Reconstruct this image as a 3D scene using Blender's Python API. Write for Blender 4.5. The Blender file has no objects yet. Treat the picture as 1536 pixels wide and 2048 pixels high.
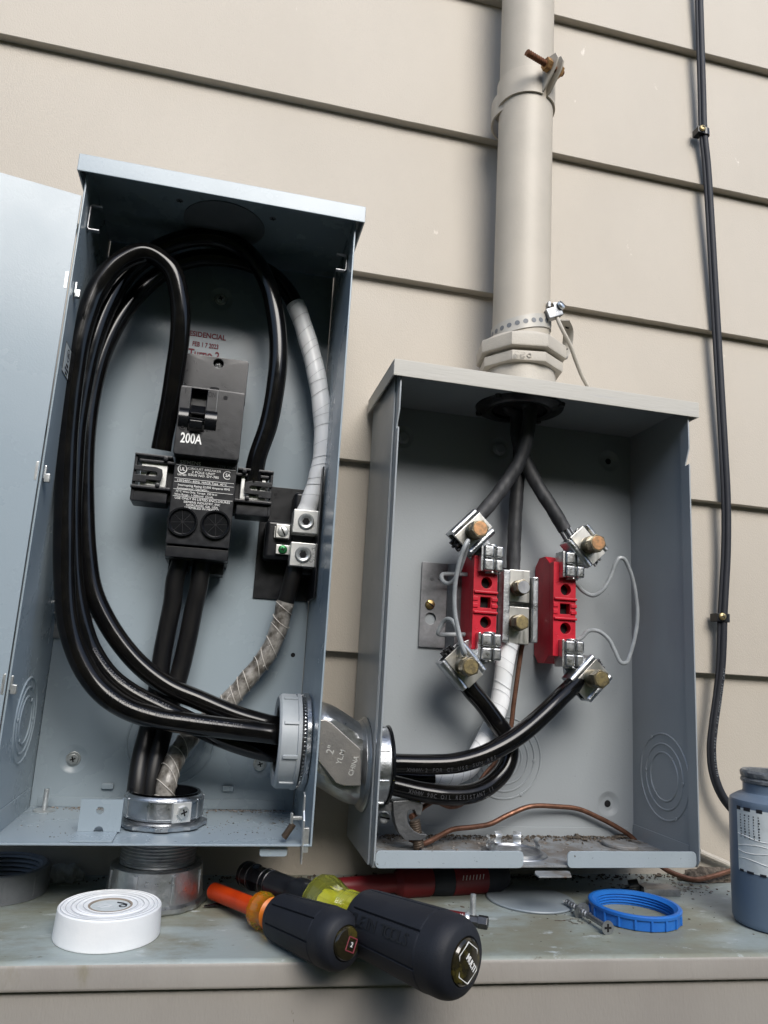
import bpy, bmesh, math, random
from mathutils import Vector as V, Matrix, noise
R = math.radians
random.seed(7)
sc = bpy.context.scene
col = sc.collection

# ------------------------------------------------------------------ camera
CAM = V((-0.05676, -0.73185, 0.10951)); FPX = 1471.077
ya, pi_, ro = R(-12.14222), R(11.39449), R(-3.33501)
CM = Matrix.Rotation(ya, 3, 'Z') @ Matrix.Rotation(pi_, 3, 'X') @ Matrix.Rotation(ro, 3, 'Y')
cd = bpy.data.cameras.new('camera'); cam = bpy.data.objects.new('camera', cd); col.objects.link(cam)
cd.sensor_fit = 'VERTICAL'; cd.sensor_height = 36; cd.lens = 36 * FPX / 2048
cd.clip_start = .01; cd.clip_end = 500
rx, ry, rz = CM.col[0], CM.col[1], CM.col[2]
cam.matrix_world = Matrix(((rx.x, rz.x, -ry.x, CAM.x), (rx.y, rz.y, -ry.y, CAM.y), (rx.z, rz.z, -ry.z, CAM.z), (0, 0, 0, 1)))
sc.camera = cam

# ------------------------------------------------------------------ sky and sun
SUN_TO = V((.10, -.79, .61)).normalized()
w = bpy.data.worlds.new('World'); sc.world = w; w.use_nodes = True
nt = w.node_tree; bg = nt.nodes['Background']
sky = nt.nodes.new('ShaderNodeTexSky'); sky.sky_type = 'NISHITA'; sky.sun_disc = False
sky.sun_elevation = math.asin(SUN_TO.z); sky.sun_rotation = math.atan2(SUN_TO.x, SUN_TO.y)
sky.air_density = 1.0; sky.dust_density = 1.5; sky.ozone_density = 1.0
nt.links.new(sky.outputs[0], bg.inputs[0]); bg.inputs[1].default_value = .13
sl = bpy.data.lights.new('sun', 'SUN'); so = bpy.data.objects.new('sun', sl); col.objects.link(so)
sl.energy = 2.0; sl.angle = R(36); sl.color = (1, .975, .93)
so.rotation_euler = (-SUN_TO).to_track_quat('-Z', 'Y').to_euler()
so.location = SUN_TO * 5
sc.view_settings.view_transform = 'Standard'; sc.view_settings.look = 'None'
sc.view_settings.exposure = .93; sc.view_settings.gamma = 1

# ------------------------------------------------------------------ helpers
def ray(px, py): return CM @ V(((px - 768) / FPX, 1, (1024 - py) / FPX))
def P(px, py, Y):
    d = ray(px, py); return CAM + d * ((Y - CAM.y) / d.y)
def PZ(px, py, Z):
    d = ray(px, py); return CAM + d * ((Z - CAM.z) / d.z)
def PX(px, py, X):
    d = ray(px, py); return CAM + d * ((X - CAM.x) / d.x)
X_, Y_, Z_ = V((1, 0, 0)), V((0, 1, 0)), V((0, 0, 1))

def basis(axis, up=None):
    a = V(axis).normalized()
    u = V(up) if up is not None else (Z_ if abs(a.z) < .9 else X_)
    u = (u - a * u.dot(a)).normalized()
    return u, a.cross(u), a            # u, v, axis

def smooth(pts, n=10):
    pts = [V(p) for p in pts]; out = []
    for i in range(len(pts) - 1):
        p0 = pts[i - 1] if i else pts[0] * 2 - pts[1]
        p1, p2 = pts[i], pts[i + 1]
        p3 = pts[i + 2] if i + 2 < len(pts) else pts[-1] * 2 - pts[-2]
        def kn(a, b): return max((b - a).length, 1e-6) ** .5
        t0 = 0; t1 = kn(p0, p1); t2 = t1 + kn(p1, p2); t3 = t2 + kn(p2, p3)
        for k in range(n):
            t = t1 + (t2 - t1) * k / n
            A1 = p0 * ((t1 - t) / (t1 - t0)) + p1 * ((t - t0) / (t1 - t0))
            A2 = p1 * ((t2 - t) / (t2 - t1)) + p2 * ((t - t1) / (t2 - t1))
            A3 = p2 * ((t3 - t) / (t3 - t2)) + p3 * ((t - t2) / (t3 - t2))
            B1 = A1 * ((t2 - t) / (t2 - t0)) + A2 * ((t - t0) / (t2 - t0))
            B2 = A2 * ((t3 - t) / (t3 - t1)) + A3 * ((t - t1) / (t3 - t1))
            out.append(B1 * ((t2 - t) / (t2 - t1)) + B2 * ((t - t1) / (t2 - t1)))
    out.append(pts[-1]); return out

def frames(pts, ref=None):
    fr = []; T = (pts[1] - pts[0]).normalized()
    u, v, _ = basis(T, ref)
    for i, p in enumerate(pts):
        a = pts[max(0, i - 1)]; b = pts[min(len(pts) - 1, i + 1)]
        T2 = (b - a).normalized()
        u = (u - T2 * u.dot(T2)).normalized(); v = T2.cross(u); fr.append((p, u, v, T2))
    return fr

GL = {}
def text_mesh(s, bold=0, res=3):
    k = (s, bold)
    if k not in GL:
        c = bpy.data.curves.new('t', 'FONT'); c.body = s; c.size = 1; c.resolution_u = res; c.offset = bold
        c.align_x = 'CENTER'; c.align_y = 'CENTER'; c.extrude = .02
        o = bpy.data.objects.new('t', c); col.objects.link(o)
        dg = bpy.context.evaluated_depsgraph_get()
        GL[k] = bpy.data.meshes.new_from_object(o.evaluated_get(dg))
        bpy.data.objects.remove(o); bpy.data.curves.remove(c)
    return GL[k]

class MB:
    def __init__(s): s.bm = bmesh.new(); s.mi = 0
    def _merge(s, b):
        me = bpy.data.meshes.new('x'); b.to_mesh(me); b.free()
        n = len(s.bm.faces); s.bm.from_mesh(me); bpy.data.meshes.remove(me)
        s.bm.faces.ensure_lookup_table()
        for f in s.bm.faces[n:]: f.material_index = s.mi
        return s
    def m(s, i): s.mi = i; return s
    def box(s, c, size, bev=0, rot=None, seg=2):
        b = bmesh.new(); bmesh.ops.create_cube(b, size=1)
        bmesh.ops.scale(b, vec=V(size), verts=b.verts)
        if bev: bmesh.ops.bevel(b, geom=b.edges[:], offset=bev, segments=seg, profile=.5, affect='EDGES')
        M = (rot.to_4x4() if rot is not None else Matrix()); M.translation = V(c)
        bmesh.ops.transform(b, matrix=M, verts=b.verts); return s._merge(b)
    def bx(s, a, c, bev=0, seg=2):     # two corners
        a, c = V(a), V(c)
        return s.box((a + c) / 2, [abs(c[i] - a[i]) for i in range(3)], bev, None, seg)
    def cyl(s, p0, p1, r, r1=None, n=32, bev=0, cap=True, up=None, seg=2):
        p0, p1 = V(p0), V(p1); L = (p1 - p0).length; u, v, a = basis(p1 - p0, up)
        b = bmesh.new(); bmesh.ops.create_cone(b, cap_ends=cap, segments=n, radius1=r, radius2=r if r1 is None else r1, depth=L)
        if bev:
            es = [e for e in b.edges if abs(e.verts[0].co.z - e.verts[1].co.z) < 1e-7]
            bmesh.ops.bevel(b, geom=es, offset=bev, segments=seg, profile=.5, affect='EDGES')
        M = Matrix((u, v, a)).transposed().to_4x4(); M.translation = (p0 + p1) / 2
        bmesh.ops.transform(b, matrix=M, verts=b.verts); return s._merge(b)
    def tube(s, pts, r, n=16, cap=True, ref=None, sq=1, ang=None):
        pts = [V(p) for p in pts]; b = bmesh.new(); fr = frames(pts, ref); rings = []; N = len(fr)
        for i, (p, u, v, T) in enumerate(fr):
            rr = r(i / (N - 1)) if callable(r) else r
            rings.append([b.verts.new(p + u * (rr * math.cos(2 * math.pi * k / n)) + v * (rr * sq * math.sin(2 * math.pi * k / n))) for k in range(n)])
        for i in range(N - 1):
            for k in range(n):
                b.faces.new((rings[i][k], rings[i][(k + 1) % n], rings[i + 1][(k + 1) % n], rings[i + 1][k]))
        if cap: b.faces.new(rings[0][::-1]); b.faces.new(rings[-1])
        return s._merge(b)
    def lathe(s, prof, O, axis, n=48, closed=False, up=None, wob=None):
        b = bmesh.new(); u, v, a = basis(axis, up); O = V(O); rings = []
        for (r, h) in prof:
            if r < 1e-7: rings.append([b.verts.new(O + a * h)]); continue
            ring = []
            for k in range(n):
                t = 2 * math.pi * k / n; q = r if wob is None else wob(r, h, t)
                ring.append(b.verts.new(O + a * h + u * (q * math.cos(t)) + v * (q * math.sin(t))))
            rings.append(ring)
        m = len(rings)
        for i in range(m if closed else m - 1):
            A, B = rings[i], rings[(i + 1) % m]
            for k in range(n):
                k2 = (k + 1) % n
                if len(A) == 1 and len(B) == 1: continue
                if len(A) == 1: b.faces.new((A[0], B[k2], B[k]))
                elif len(B) == 1: b.faces.new((A[k], A[k2], B[0]))
                else: b.faces.new((A[k], A[k2], B[k2], B[k]))
        bmesh.ops.recalc_face_normals(b, faces=b.faces); return s._merge(b)
    def plate(s, outline, O, U, W, t, holes=(), bev=0):   # polygon in (U,W), thickness t along U x W
        O, U, W = V(O), V(U).normalized(), V(W).normalized(); N = U.cross(W)
        b = bmesh.new(); es = []
        for lp in [outline] + list(holes):
            vs = [b.verts.new(O + U * x + W * y) for x, y in lp]
            es += [b.edges.new((vs[i], vs[(i + 1) % len(vs)])) for i in range(len(vs))]
        if holes: bmesh.ops.triangle_fill(b, use_beauty=True, use_dissolve=False, edges=es, normal=N)
        else: b.faces.new(b.verts[:])
        r = bmesh.ops.extrude_face_region(b, geom=b.faces[:])
        bmesh.ops.translate(b, vec=N * t, verts=[x for x in r['geom'] if isinstance(x, bmesh.types.BMVert)])
        bmesh.ops.recalc_face_normals(b, faces=b.faces)
        if bev:
            e2 = [e for e in b.edges if len(e.link_faces) == 2 and e.calc_face_angle() > .6]
            bmesh.ops.bevel(b, geom=e2, offset=bev, segments=2, profile=.5, affect='EDGES')
        return s._merge(b)
    def text(s, txt, size, O, U, W, sx=1, bold=0, lift=.00005):
        U, W = V(U).normalized(), V(W).normalized(); N = U.cross(W)
        me = text_mesh(txt, bold).copy()
        M = Matrix((U * size * sx, W * size, N * .006)).transposed().to_4x4(); M.translation = V(O) + N * lift
        me.transform(M); n = len(s.bm.faces); s.bm.from_mesh(me); bpy.data.meshes.remove(me)
        s.bm.faces.ensure_lookup_table()
        for f in s.bm.faces[n:]: f.material_index = s.mi
        return s
    def build(s, name, mats, parent=None, loc=None, ang=35):
        me = bpy.data.meshes.new(name); s.bm.normal_update(); s.bm.to_mesh(me); s.bm.free()
        for mm in (mats if isinstance(mats, (list, tuple)) else [mats]): me.materials.append(mm)
        root = parent
        while root is not None and root.parent is not None: root = root.parent
        if root is not None: org = root.location.copy()
        elif loc is not None: org = V(loc)
        else:
            vs = [v.co for v in me.vertices]
            org = V(((min(v.x for v in vs) + max(v.x for v in vs)) / 2, (min(v.y for v in vs) + max(v.y for v in vs)) / 2, min(v.z for v in vs)))
        me.transform(Matrix.Translation(-org)); me.shade_smooth(); me.set_sharp_from_angle(angle=R(ang))
        o = bpy.data.objects.new(name, me); col.objects.link(o)
        wn = o.modifiers.new('weighted_normal', 'WEIGHTED_NORMAL'); wn.keep_sharp = True; wn.weight = 60
        if parent is None: o.location = org
        else: o.parent = parent
        return o

def tag(o, label=None, cat=None, group=None, kind=None):
    if label: o['label'] = label
    if cat: o['category'] = cat
    if group: o['group'] = group
    if kind: o['kind'] = kind
    return o
def thing(name, loc, label, cat, group=None):
    o = bpy.data.objects.new(name, None); col.objects.link(o); o.location = V(loc); o.empty_display_size = .01
    return tag(o, label, cat, group)
def circ(cx, cy, r, n=24, a0=0): return [(cx + r * math.cos(a0 + 2 * math.pi * k / n), cy + r * math.sin(a0 + 2 * math.pi * k / n)) for k in range(n)]
def rrect(x0, y0, x1, y1, r, n=4):
    o = []
    for cx, cy, a in ((x1 - r, y1 - r, 0), (x0 + r, y1 - r, 90), (x0 + r, y0 + r, 180), (x1 - r, y0 + r, 270)):
        for k in range(n + 1): t = R(a + 90 * k / n); o.append((cx + r * math.cos(t), cy + r * math.sin(t)))
    return o

# ------------------------------------------------------------------ materials
def mat(name, c, rough=.5, metal=0, var=None, vs=30, vlo=.4, vhi=.65, bump=0, bs=200, spots=(), coat=0, trans=0, ior=1.45, rv=0, stretch=None, detail=6, spec=None):
    """var: second colour mixed by noise; spots: (scale, threshold, colour, softness) worn or dirty flecks."""
    m = bpy.data.materials.new(name); m.use_nodes = True; n = m.node_tree; L = n.links.new
    b = n.nodes['Principled BSDF']
    b.inputs['Roughness'].default_value = rough; b.inputs['Metallic'].default_value = metal
    b.inputs['Coat Weight'].default_value = coat; b.inputs['Coat Roughness'].default_value = .15
    b.inputs['Transmission Weight'].default_value = trans; b.inputs['IOR'].default_value = ior
    if spec is not None: b.inputs['Specular IOR Level'].default_value = spec
    tc = n.nodes.new('ShaderNodeTexCoord'); vec = tc.outputs['Object']
    if stretch:
        mp = n.nodes.new('ShaderNodeMapping'); mp.inputs['Scale'].default_value = stretch; L(vec, mp.inputs[0]); vec = mp.outputs[0]
    def nz(scale, det=detail, ro=.6):
        t = n.nodes.new('ShaderNodeTexNoise'); t.inputs['Scale'].default_value = scale; t.inputs['Detail'].default_value = det
        t.inputs['Roughness'].default_value = ro; L(vec, t.inputs['Vector']); return t.outputs['Fac']
    def ramp(f, lo, hi):
        r = n.nodes.new('ShaderNodeMapRange'); r.inputs[1].default_value = lo; r.inputs[2].default_value = hi; L(f, r.inputs[0]); return r.outputs[0]
    def mix(f, a, bb):
        x = n.nodes.new('ShaderNodeMix'); x.data_type = 'RGBA'; L(f, x.inputs[0])
        for s_, q in ((x.inputs[6], a), (x.inputs[7], bb)):
            if isinstance(q, tuple): s_.default_value = (*q, 1)
            else: L(q, s_)
        return x.outputs[2]
    c_ = c
    if var: c_ = mix(ramp(nz(vs), vlo, vhi), c, var)
    rg = None
    for sp in spots:
        f = ramp(nz(sp[0], sp[4] if len(sp) > 4 else 8, .65), sp[1], sp[1] + sp[3]); c_ = mix(f, c_, sp[2]); rg = f
    if isinstance(c_, tuple): b.inputs['Base Color'].default_value = (*c_, 1)
    else: L(c_, b.inputs['Base Color'])
    if rv:
        L(ramp_out(n, L, nz(vs * 2), rough - rv, rough + rv), b.inputs['Roughness'])
    if bump:
        bp = n.nodes.new('ShaderNodeBump'); bp.inputs['Strength'].default_value = 1; bp.inputs['Distance'].default_value = bump
        L(nz(bs, 3), bp.inputs['Height']); L(bp.outputs[0], b.inputs['Normal'])
    return m
def ramp_out(n, L, f, lo, hi):
    r = n.nodes.new('ShaderNodeMapRange'); r.inputs[1].default_value = .3; r.inputs[2].default_value = .7
    r.inputs[3].default_value = max(.02, lo); r.inputs[4].default_value = hi; L(f, r.inputs[0]); return r.outputs[0]

M_siding = mat('siding_paint', (.43, .388, .328), .6, var=(.375, .337, .283), vs=3.2, vlo=.3, vhi=.75, bump=.00035, bs=900, spots=((260, .70, (.36, .32, .28), .05), (45, .70, (.58, .54, .48), .06)), stretch=(1, 1, .55))
M_steel = mat('grey_steel_paint', (.285, .342, .382), .27, var=(.27, .326, .364), vs=6, vlo=.25, vhi=.75, bump=.00006, bs=700, rv=.05, spots=((420, .735, (.10, .11, .12), .03),))
M_steel2 = mat('weathered_grey_paint', (.305, .33, .345), .36, var=(.285, .31, .325), vs=9, vlo=.3, vhi=.75, bump=.0001, bs=500, rv=.08, spots=((380, .69, (.08, .08, .08), .03), (60, .70, (.30, .33, .35), .05)))
M_dirtysteel = mat('dirty_grey_paint', (.22, .235, .245), .6, var=(.13, .115, .10), vs=30, vlo=.42, vhi=.6, bump=.0006, bs=300, spots=((160, .62, (.10, .055, .03), .06), (420, .66, (.03, .025, .02), .04)))
M_lip = mat('speckled_grey_paint', (.34, .39, .425), .4, var=(.31, .36, .39), vs=12, bump=.0001, bs=500, spots=((300, .64, (.08, .07, .06), .05), (700, .66, (.12, .09, .07), .04)))
M_beige = mat('beige_metal_paint', (.44, .398, .332), .5, var=(.40, .363, .303), vs=14, bump=.00012, bs=400, spots=((330, .71, (.36, .33, .30), .05),))
M_hub = mat('beige_cast_paint', (.455, .42, .36), .55, var=(.40, .37, .32), vs=25, bump=.0003, bs=500, spots=((120, .63, (.36, .35, .33), .05),))
M_hood = mat('weathered_beige_paint', (.43, .415, .375), .5, var=(.38, .37, .335), vs=10, bump=.0002, bs=300, stretch=(.15, 1, 1.6), spots=((60, .60, (.40, .39, .37), .08),))
M_ledge = mat('ledge_flashing', (.30, .343, .335), .46, var=(.215, .23, .185), vs=9, vlo=.44, vhi=.60, bump=.0003, bs=220, rv=.14, spots=((17, .50, (.195, .19, .145), .16, 12), (55, .60, (.46, .50, .50), .10, 12), (75, .655, (.13, .12, .085), .05, 12), (420, .68, (.06, .055, .04), .04)), stretch=(.75, 1.3, 1))
M_ledgefront = mat('ledge_front_paint', (.37, .345, .31), .55, var=(.33, .305, .275), vs=10, bump=.0003, bs=300, stretch=(1, 1, .35), spots=((22, .60, (.27, .245, .18), .12), (500, .72, (.15, .14, .12), .03)))
M_panel = mat('lower_panel_paint', (.36, .335, .30), .6, var=(.325, .30, .27), vs=7, bump=.0003, bs=500, stretch=(1, 1, .3), spots=((18, .63, (.30, .275, .22), .1), (300, .715, (.2, .18, .15), .03)))
M_black = mat('black_cable_jacket', (.003, .003, .0035), .14, rv=.04, spec=.42, spots=((260, .69, (.03, .028, .025), .04),), var=(.006, .0055, .005), vs=60)
M_oldcable = mat('old_black_cable_jacket', (.020, .021, .023), .55, var=(.055, .056, .06), vs=70, vlo=.45, vhi=.66, bump=.0003, bs=250, stretch=(1, 1, .25))
M_dusty = mat('dusty_black_cable', (.005, .005, .006), .36, var=(.014, .013, .012), vs=60, bump=.0001, bs=200, spots=((240, .70, (.12, .10, .08), .03),), stretch=(1, 1, .2))
M_print = mat('cable_print', (.055, .055, .06), .5)
M_whitetape = mat('white_tape', (.88, .89, .89), .34, var=(.82, .84, .85), vs=25, bump=.0002, bs=160)
M_dirtytape = mat('dirty_white_tape', (.30, .285, .26), .3, var=(.085, .075, .062), vs=110, vlo=.40, vhi=.62, bump=.0004, bs=240, spots=((190, .64, (.62, .60, .56), .05),))
M_tapeline = mat('tape_edge_line', (.52, .53, .54), .5)
M_tapeline2 = mat('dirty_tape_edge_line', (.60, .57, .52), .4)
M_plate = mat('dull_grey_plate', (.27, .275, .29), .48, 1, var=(.17, .175, .185), vs=70, vlo=.4, vhi=.62, bump=.0001, bs=200, rv=.1)
M_plastic = mat('black_moulded_plastic', (.007, .0078, .010), .33, bump=.00006, bs=900, var=(.011, .012, .015), vs=80, rv=.06)
M_plasticsh = mat('black_gloss_plastic', (.005, .0055, .007), .2, bump=.00003, bs=600)
M_dark = mat('dark_recess', (.004, .004, .005), .8)
M_white = mat('white_print', (.78, .78, .76), .5)
M_dimprint = mat('embossed_dark_lettering', (.005, .005, .006), .45)
M_plated = mat('plated_aluminium', (.82, .82, .79), .32, .6, var=(.72, .72, .70), vs=60, bump=.00004, bs=700, rv=.08)
M_zinc = mat('zinc_casting', (.60, .62, .64), .36, 1, var=(.44, .46, .48), vs=60, vlo=.4, vhi=.62, bump=.0003, bs=420, rv=.12)
M_zincdull = mat('dull_zinc', (.40, .41, .42), .5, 1, var=(.26, .27, .285), vs=40, vlo=.4, vhi=.65, bump=.0003, bs=300, rv=.12)
M_galv = mat('galvanised_sheet', (.45, .46, .47), .45, 1, var=(.27, .275, .29), vs=70, vlo=.4, vhi=.62, bump=.0001, bs=200, rv=.1)
M_alu = mat('brushed_aluminium', (.74, .73, .69), .36, 1, var=(.60, .59, .56), vs=120, bump=.0001, bs=500, stretch=(1, 1, .12), rv=.08)
M_jaw = mat('tinned_jaw_metal', (.58, .59, .59), .34, 1, var=(.40, .41, .42), vs=90, vlo=.42, vhi=.64, bump=.0002, bs=350, rv=.12)
M_bolt = mat('bronzed_bolt', (.26, .225, .155), .38, 1, var=(.13, .115, .085), vs=120, bump=.0001, bs=500, rv=.1)
M_bolthead = mat('coppery_bolt_head', (.52, .28, .14), .42, .9, var=(.30, .19, .11), vs=260, bump=.0001, bs=600)
M_bolthead2 = mat('brassy_bolt_head', (.40, .32, .16), .42, .9, var=(.22, .18, .11), vs=260, bump=.0001, bs=600)
M_screw = mat('zinc_screw', (.70, .72, .72), .28, .75, var=(.5, .52, .52), vs=200)
M_brass = mat('brass_screw', (.50, .36, .15), .36, 1, var=(.30, .22, .10), vs=300)
M_green = mat('green_screw', (.02, .16, .05), .3, .4)
M_copper = mat('tarnished_copper', (.23, .115, .075), .45, .8, var=(.14, .07, .045), vs=120, bump=.00015, bs=400, rv=.12)
M_greywire = mat('grey_wire', (.31, .33, .34), .3, var=(.24, .26, .27), vs=120)
M_red = mat('red_moulded_plastic', (.48, .010, .026), .4, var=(.38, .008, .02), vs=60, bump=.0001, bs=500, spots=((280, .70, (.42, .12, .12), .04),))
M_rust = mat('rusty_thread', (.16, .062, .025), .75, .3, var=(.075, .028, .014), vs=300, bump=.0003, bs=600)
M_rustnut = mat('rusted_brass_nut', (.42, .25, .10), .55, .6, var=(.20, .10, .04), vs=200, bump=.0002, bs=500)
M_stamp = mat('red_ink_stamp', (.20, .03, .045), .6)
M_rubber = mat('navy_black_rubber', (.0065, .008, .013), .62, var=(.009, .011, .0165), vs=50, bump=.00012, bs=900)
M_orange = mat('orange_insulation', (.52, .045, .003), .42, var=(.42, .03, .002), vs=60, bump=.0001, bs=200)
M_amber = mat('amber_clear_plastic', (.97, .68, .03), .05, trans=.88, ior=1.47)
M_lime = mat('lime_clear_plastic', (.93, .95, .16), .05, trans=.90, ior=1.47)
M_core = mat('handle_core', (.70, .66, .10), .4)
M_coreor = mat('orange_handle_core', (.62, .16, .01), .4)
M_capclear = mat('smoky_cap_insert', (.018, .015, .008), .12, coat=.4, var=(.06, .05, .012), vs=90, vlo=.5, vhi=.62)
M_tool = mat('dark_tool_steel', (.06, .06, .065), .35, .8, var=(.10, .10, .10), vs=120, bump=.0001, bs=300)
M_chrome = mat('dull_chrome', (.5, .5, .5), .25, 1)
M_redtool = mat('red_tool_plastic', (.12, .005, .008), .42)
M_spring = mat('brown_spring', (.10, .075, .055), .5, .6)
M_clamp = mat('dark_zinc_clamp', (.24, .245, .25), .5, 1, var=(.15, .155, .16), vs=60, bump=.0003, bs=300, rv=.1)
M_castdull = mat('dark_zinc_casting', (.52, .54, .56), .36, 1, var=(.38, .395, .41), vs=45, bump=.0003, bs=350, rv=.12)
M_castface = mat('brownish_cast_face', (.44, .42, .40), .42, .9, var=(.36, .35, .34), vs=40, bump=.00012, bs=500)
M_strap = mat('painted_strap', (.44, .42, .375), .5, .1, var=(.38, .365, .33), vs=60)
M_blue = mat('blue_plastic', (.015, .125, .46), .36, var=(.02, .15, .50), vs=40, bump=.00008, bs=300, spots=((170, .735, (.35, .45, .6), .04),))
M_greyplastic = mat('grey_pvc', (.155, .165, .175), .5, var=(.13, .14, .15), vs=40, bump=.0002, bs=300, spots=((150, .68, (.25, .26, .27), .05),))
M_bushing = mat('pale_grey_pvc', (.36, .39, .41), .45, var=(.32, .35, .37), vs=30, bump=.0001, bs=300)
M_bottle = mat('blue_grey_bottle_plastic', (.12, .165, .225), .36, var=(.11, .15, .205), vs=16, bump=.0001, bs=80)
M_paste = mat('grey_paste', (.10, .11, .12), .3, var=(.17, .18, .185), vs=160, bump=.001, bs=200)
M_label = mat('worn_white_label', (.62, .66, .66), .45, var=(.52, .56, .56), vs=90)
M_labelblue = mat('label_blue', (.02, .05, .26), .4)
M_labelblack = mat('label_black', (.015, .015, .02), .45)
M_slug = mat('grey_painted_disc', (.26, .30, .33), .4, var=(.23, .265, .29), vs=20, bump=.0001, bs=300)
M_core2 = mat('cardboard_core', (.30, .25, .20), .8)
M_tapeface = mat('tape_roll_face', (.70, .71, .70), .5, var=(.62, .63, .62), vs=60, bump=.0003, bs=300)
M_debris = mat('dark_debris', (.05, .04, .03), .8, var=(.16, .13, .10), vs=300)
M_dust = mat('pale_dust', (.30, .28, .26), .9, var=(.10, .075, .05), vs=300)
M_caulk = mat('peeled_caulk', (.33, .34, .33), .6, var=(.24, .245, .24), vs=160, bump=.001, bs=300)
M_ground = mat('lawn_soil', (.045, .055, .025), .9, var=(.07, .065, .04), vs=1.2)
M_blocker = mat('blocker_leaves', (.045, .065, .028), .7, var=(.075, .095, .04), vs=6, bump=.03, bs=14)  # colour of the added screen that blocks low sky light
# ================================================================== setting
m = MB(); m.bx((-40, -40, -1.36), (40, 8, -1.30)); g = m.build('ground', M_ground); tag(g, kind='structure')

b = bmesh.new()      # added unseen leafy screen behind the camera, blocks low sky light
bmesh.ops.create_grid(b, x_segments=90, y_segments=30, size=1)
for v in b.verts:
    x, z = v.co.x * 9, (v.co.y + 1) * 1.43 - 1.36
    k = noise.noise(V((x * 1.6, z * 1.6, 1))) + .5 * noise.noise(V((x * 4.3, z * 4.3, 4)))
    v.co = V((x, -2.25 + .16 * k - max(0, z - .7) ** 2 * .6, z + .12 * k * (z > .9)))
r_ = bmesh.ops.extrude_face_region(b, geom=b.faces[:]); bmesh.ops.translate(b, vec=(0, -1.0, 0), verts=[x for x in r_['geom'] if isinstance(x, bmesh.types.BMVert)])
bmesh.ops.recalc_face_normals(b, faces=b.faces)
m = MB(); m._merge(b); o = m.build('sky_blocker', M_blocker); tag(o, 'added unseen leafy green screen blocking low sky light from the house wall', 'sky_blocker')

m = MB()
zs = [.92437 + .2 * k for k in range(11, 0, -1)] + [.92437, .726, .52643, .31217, .1155, -.099]
T = .0112; prof = []
for i, z in enumerate(zs):
    if i: prof.append((T, zs[i - 1] + .0))
    else: prof.append((T, z + .2))
    prof.append((.0012, z + .0007)); prof.append((.002, z)); prof.append((T, z))
prof.append((T, -1.31)); prof += [(.12, -1.31), (.12, zs[0] + .2)]
b = bmesh.new()
xs = [-4.5, -1.2] + [-1.0 + 2.3 * k / 230 for k in range(231)] + [1.5, 4.5]; n_ = len(prof); rows = []
for x in xs:     # boards are a little wavy, their lower edges not ruler straight
    row = []
    for i, (y, z) in enumerate(prof):
        ins = -1 < x < 1.3 and i < n_ - 4
        dy = .0009 * noise.noise(V((x * 2.1, z * 3, 2))) + .00025 * noise.noise(V((x * 30, z * 9, 5))) if ins else 0
        dz = .0008 * noise.noise(V((x * 2.6, z * 5, 9))) + .0002 * noise.noise(V((x * 45, z * 11, 3))) if ins else 0
        row.append(b.verts.new((x, y + dy, z + dz)))
    rows.append(row)
for k in range(len(xs) - 1):
    for i in range(n_): b.faces.new((rows[k][i], rows[k][(i + 1) % n_], rows[k + 1][(i + 1) % n_], rows[k + 1][i]))
b.faces.new(rows[0]); b.faces.new(rows[-1][::-1]); bmesh.ops.recalc_face_normals(b, faces=b.faces)
m._merge(b)
wall = m.build('house_wall', M_siding, loc=(0, 0, -1.31), ang=12)
tag(wall, 'beige horizontal lap siding covering the house wall behind the metal boxes', 'wall')

LZ = -.090
def lfront(x): return -.1945 - .0385 * (x - .077)
lipz = P(768, 1973, lfront(.09)).z
ledge = thing('ledge', (.1, -.13, lipz), 'weathered grey ledge with stained top carrying the scattered tools along the bottom', 'ledge')
m = MB(); r = .004
pts = [(.02, LZ, 0)] + [(r * (1 - math.sin(R(a))), LZ - r * (1 - math.cos(R(a))), 1) for a in range(0, 91, 15)] + [(-.0006, lipz + .002, 1), (.0006, lipz, 1), (.004, lipz, 1), (.004, lipz + .004, 1)]
b = bmesh.new(); xs = [-1.5 + 3.1 * k / 40 for k in range(41)]; rows = []
for x in xs: rows.append([b.verts.new((x, (y if not f else lfront(x) + y), z)) for y, z, f in pts])
for i in range(40):
    for k in range(len(pts) - 1): b.faces.new((rows[i][k], rows[i][k + 1], rows[i + 1][k + 1], rows[i + 1][k]))
for f in b.faces: f.material_index = 0
bmesh.ops.recalc_face_normals(b, faces=b.faces)
m._merge(b)
m.bm.normal_update()
for f in m.bm.faces:
    if abs(f.normal.z) < .6: f.material_index = 1
m.build('top_flashing', [M_ledge, M_ledgefront], ledge)
m = MB(); b = bmesh.new()
q = [b.verts.new(v) for v in ((-1.5, lfront(-1.5) + .0045, lipz + .003), (1.6, lfront(1.6) + .0045, lipz + .003), (1.6, lfront(1.6) + .0045, -1.3), (-1.5, lfront(-1.5) + .0045, -1.3))]
f = b.faces.new(q); rr_ = bmesh.ops.extrude_face_region(b, geom=[f]); bmesh.ops.translate(b, vec=(0, .03, 0), verts=[x for x in rr_['geom'] if isinstance(x, bmesh.types.BMVert)])
bmesh.ops.recalc_face_normals(b, faces=b.faces); m._merge(b); m.build('skirt_panel', M_panel, ledge)

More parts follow.
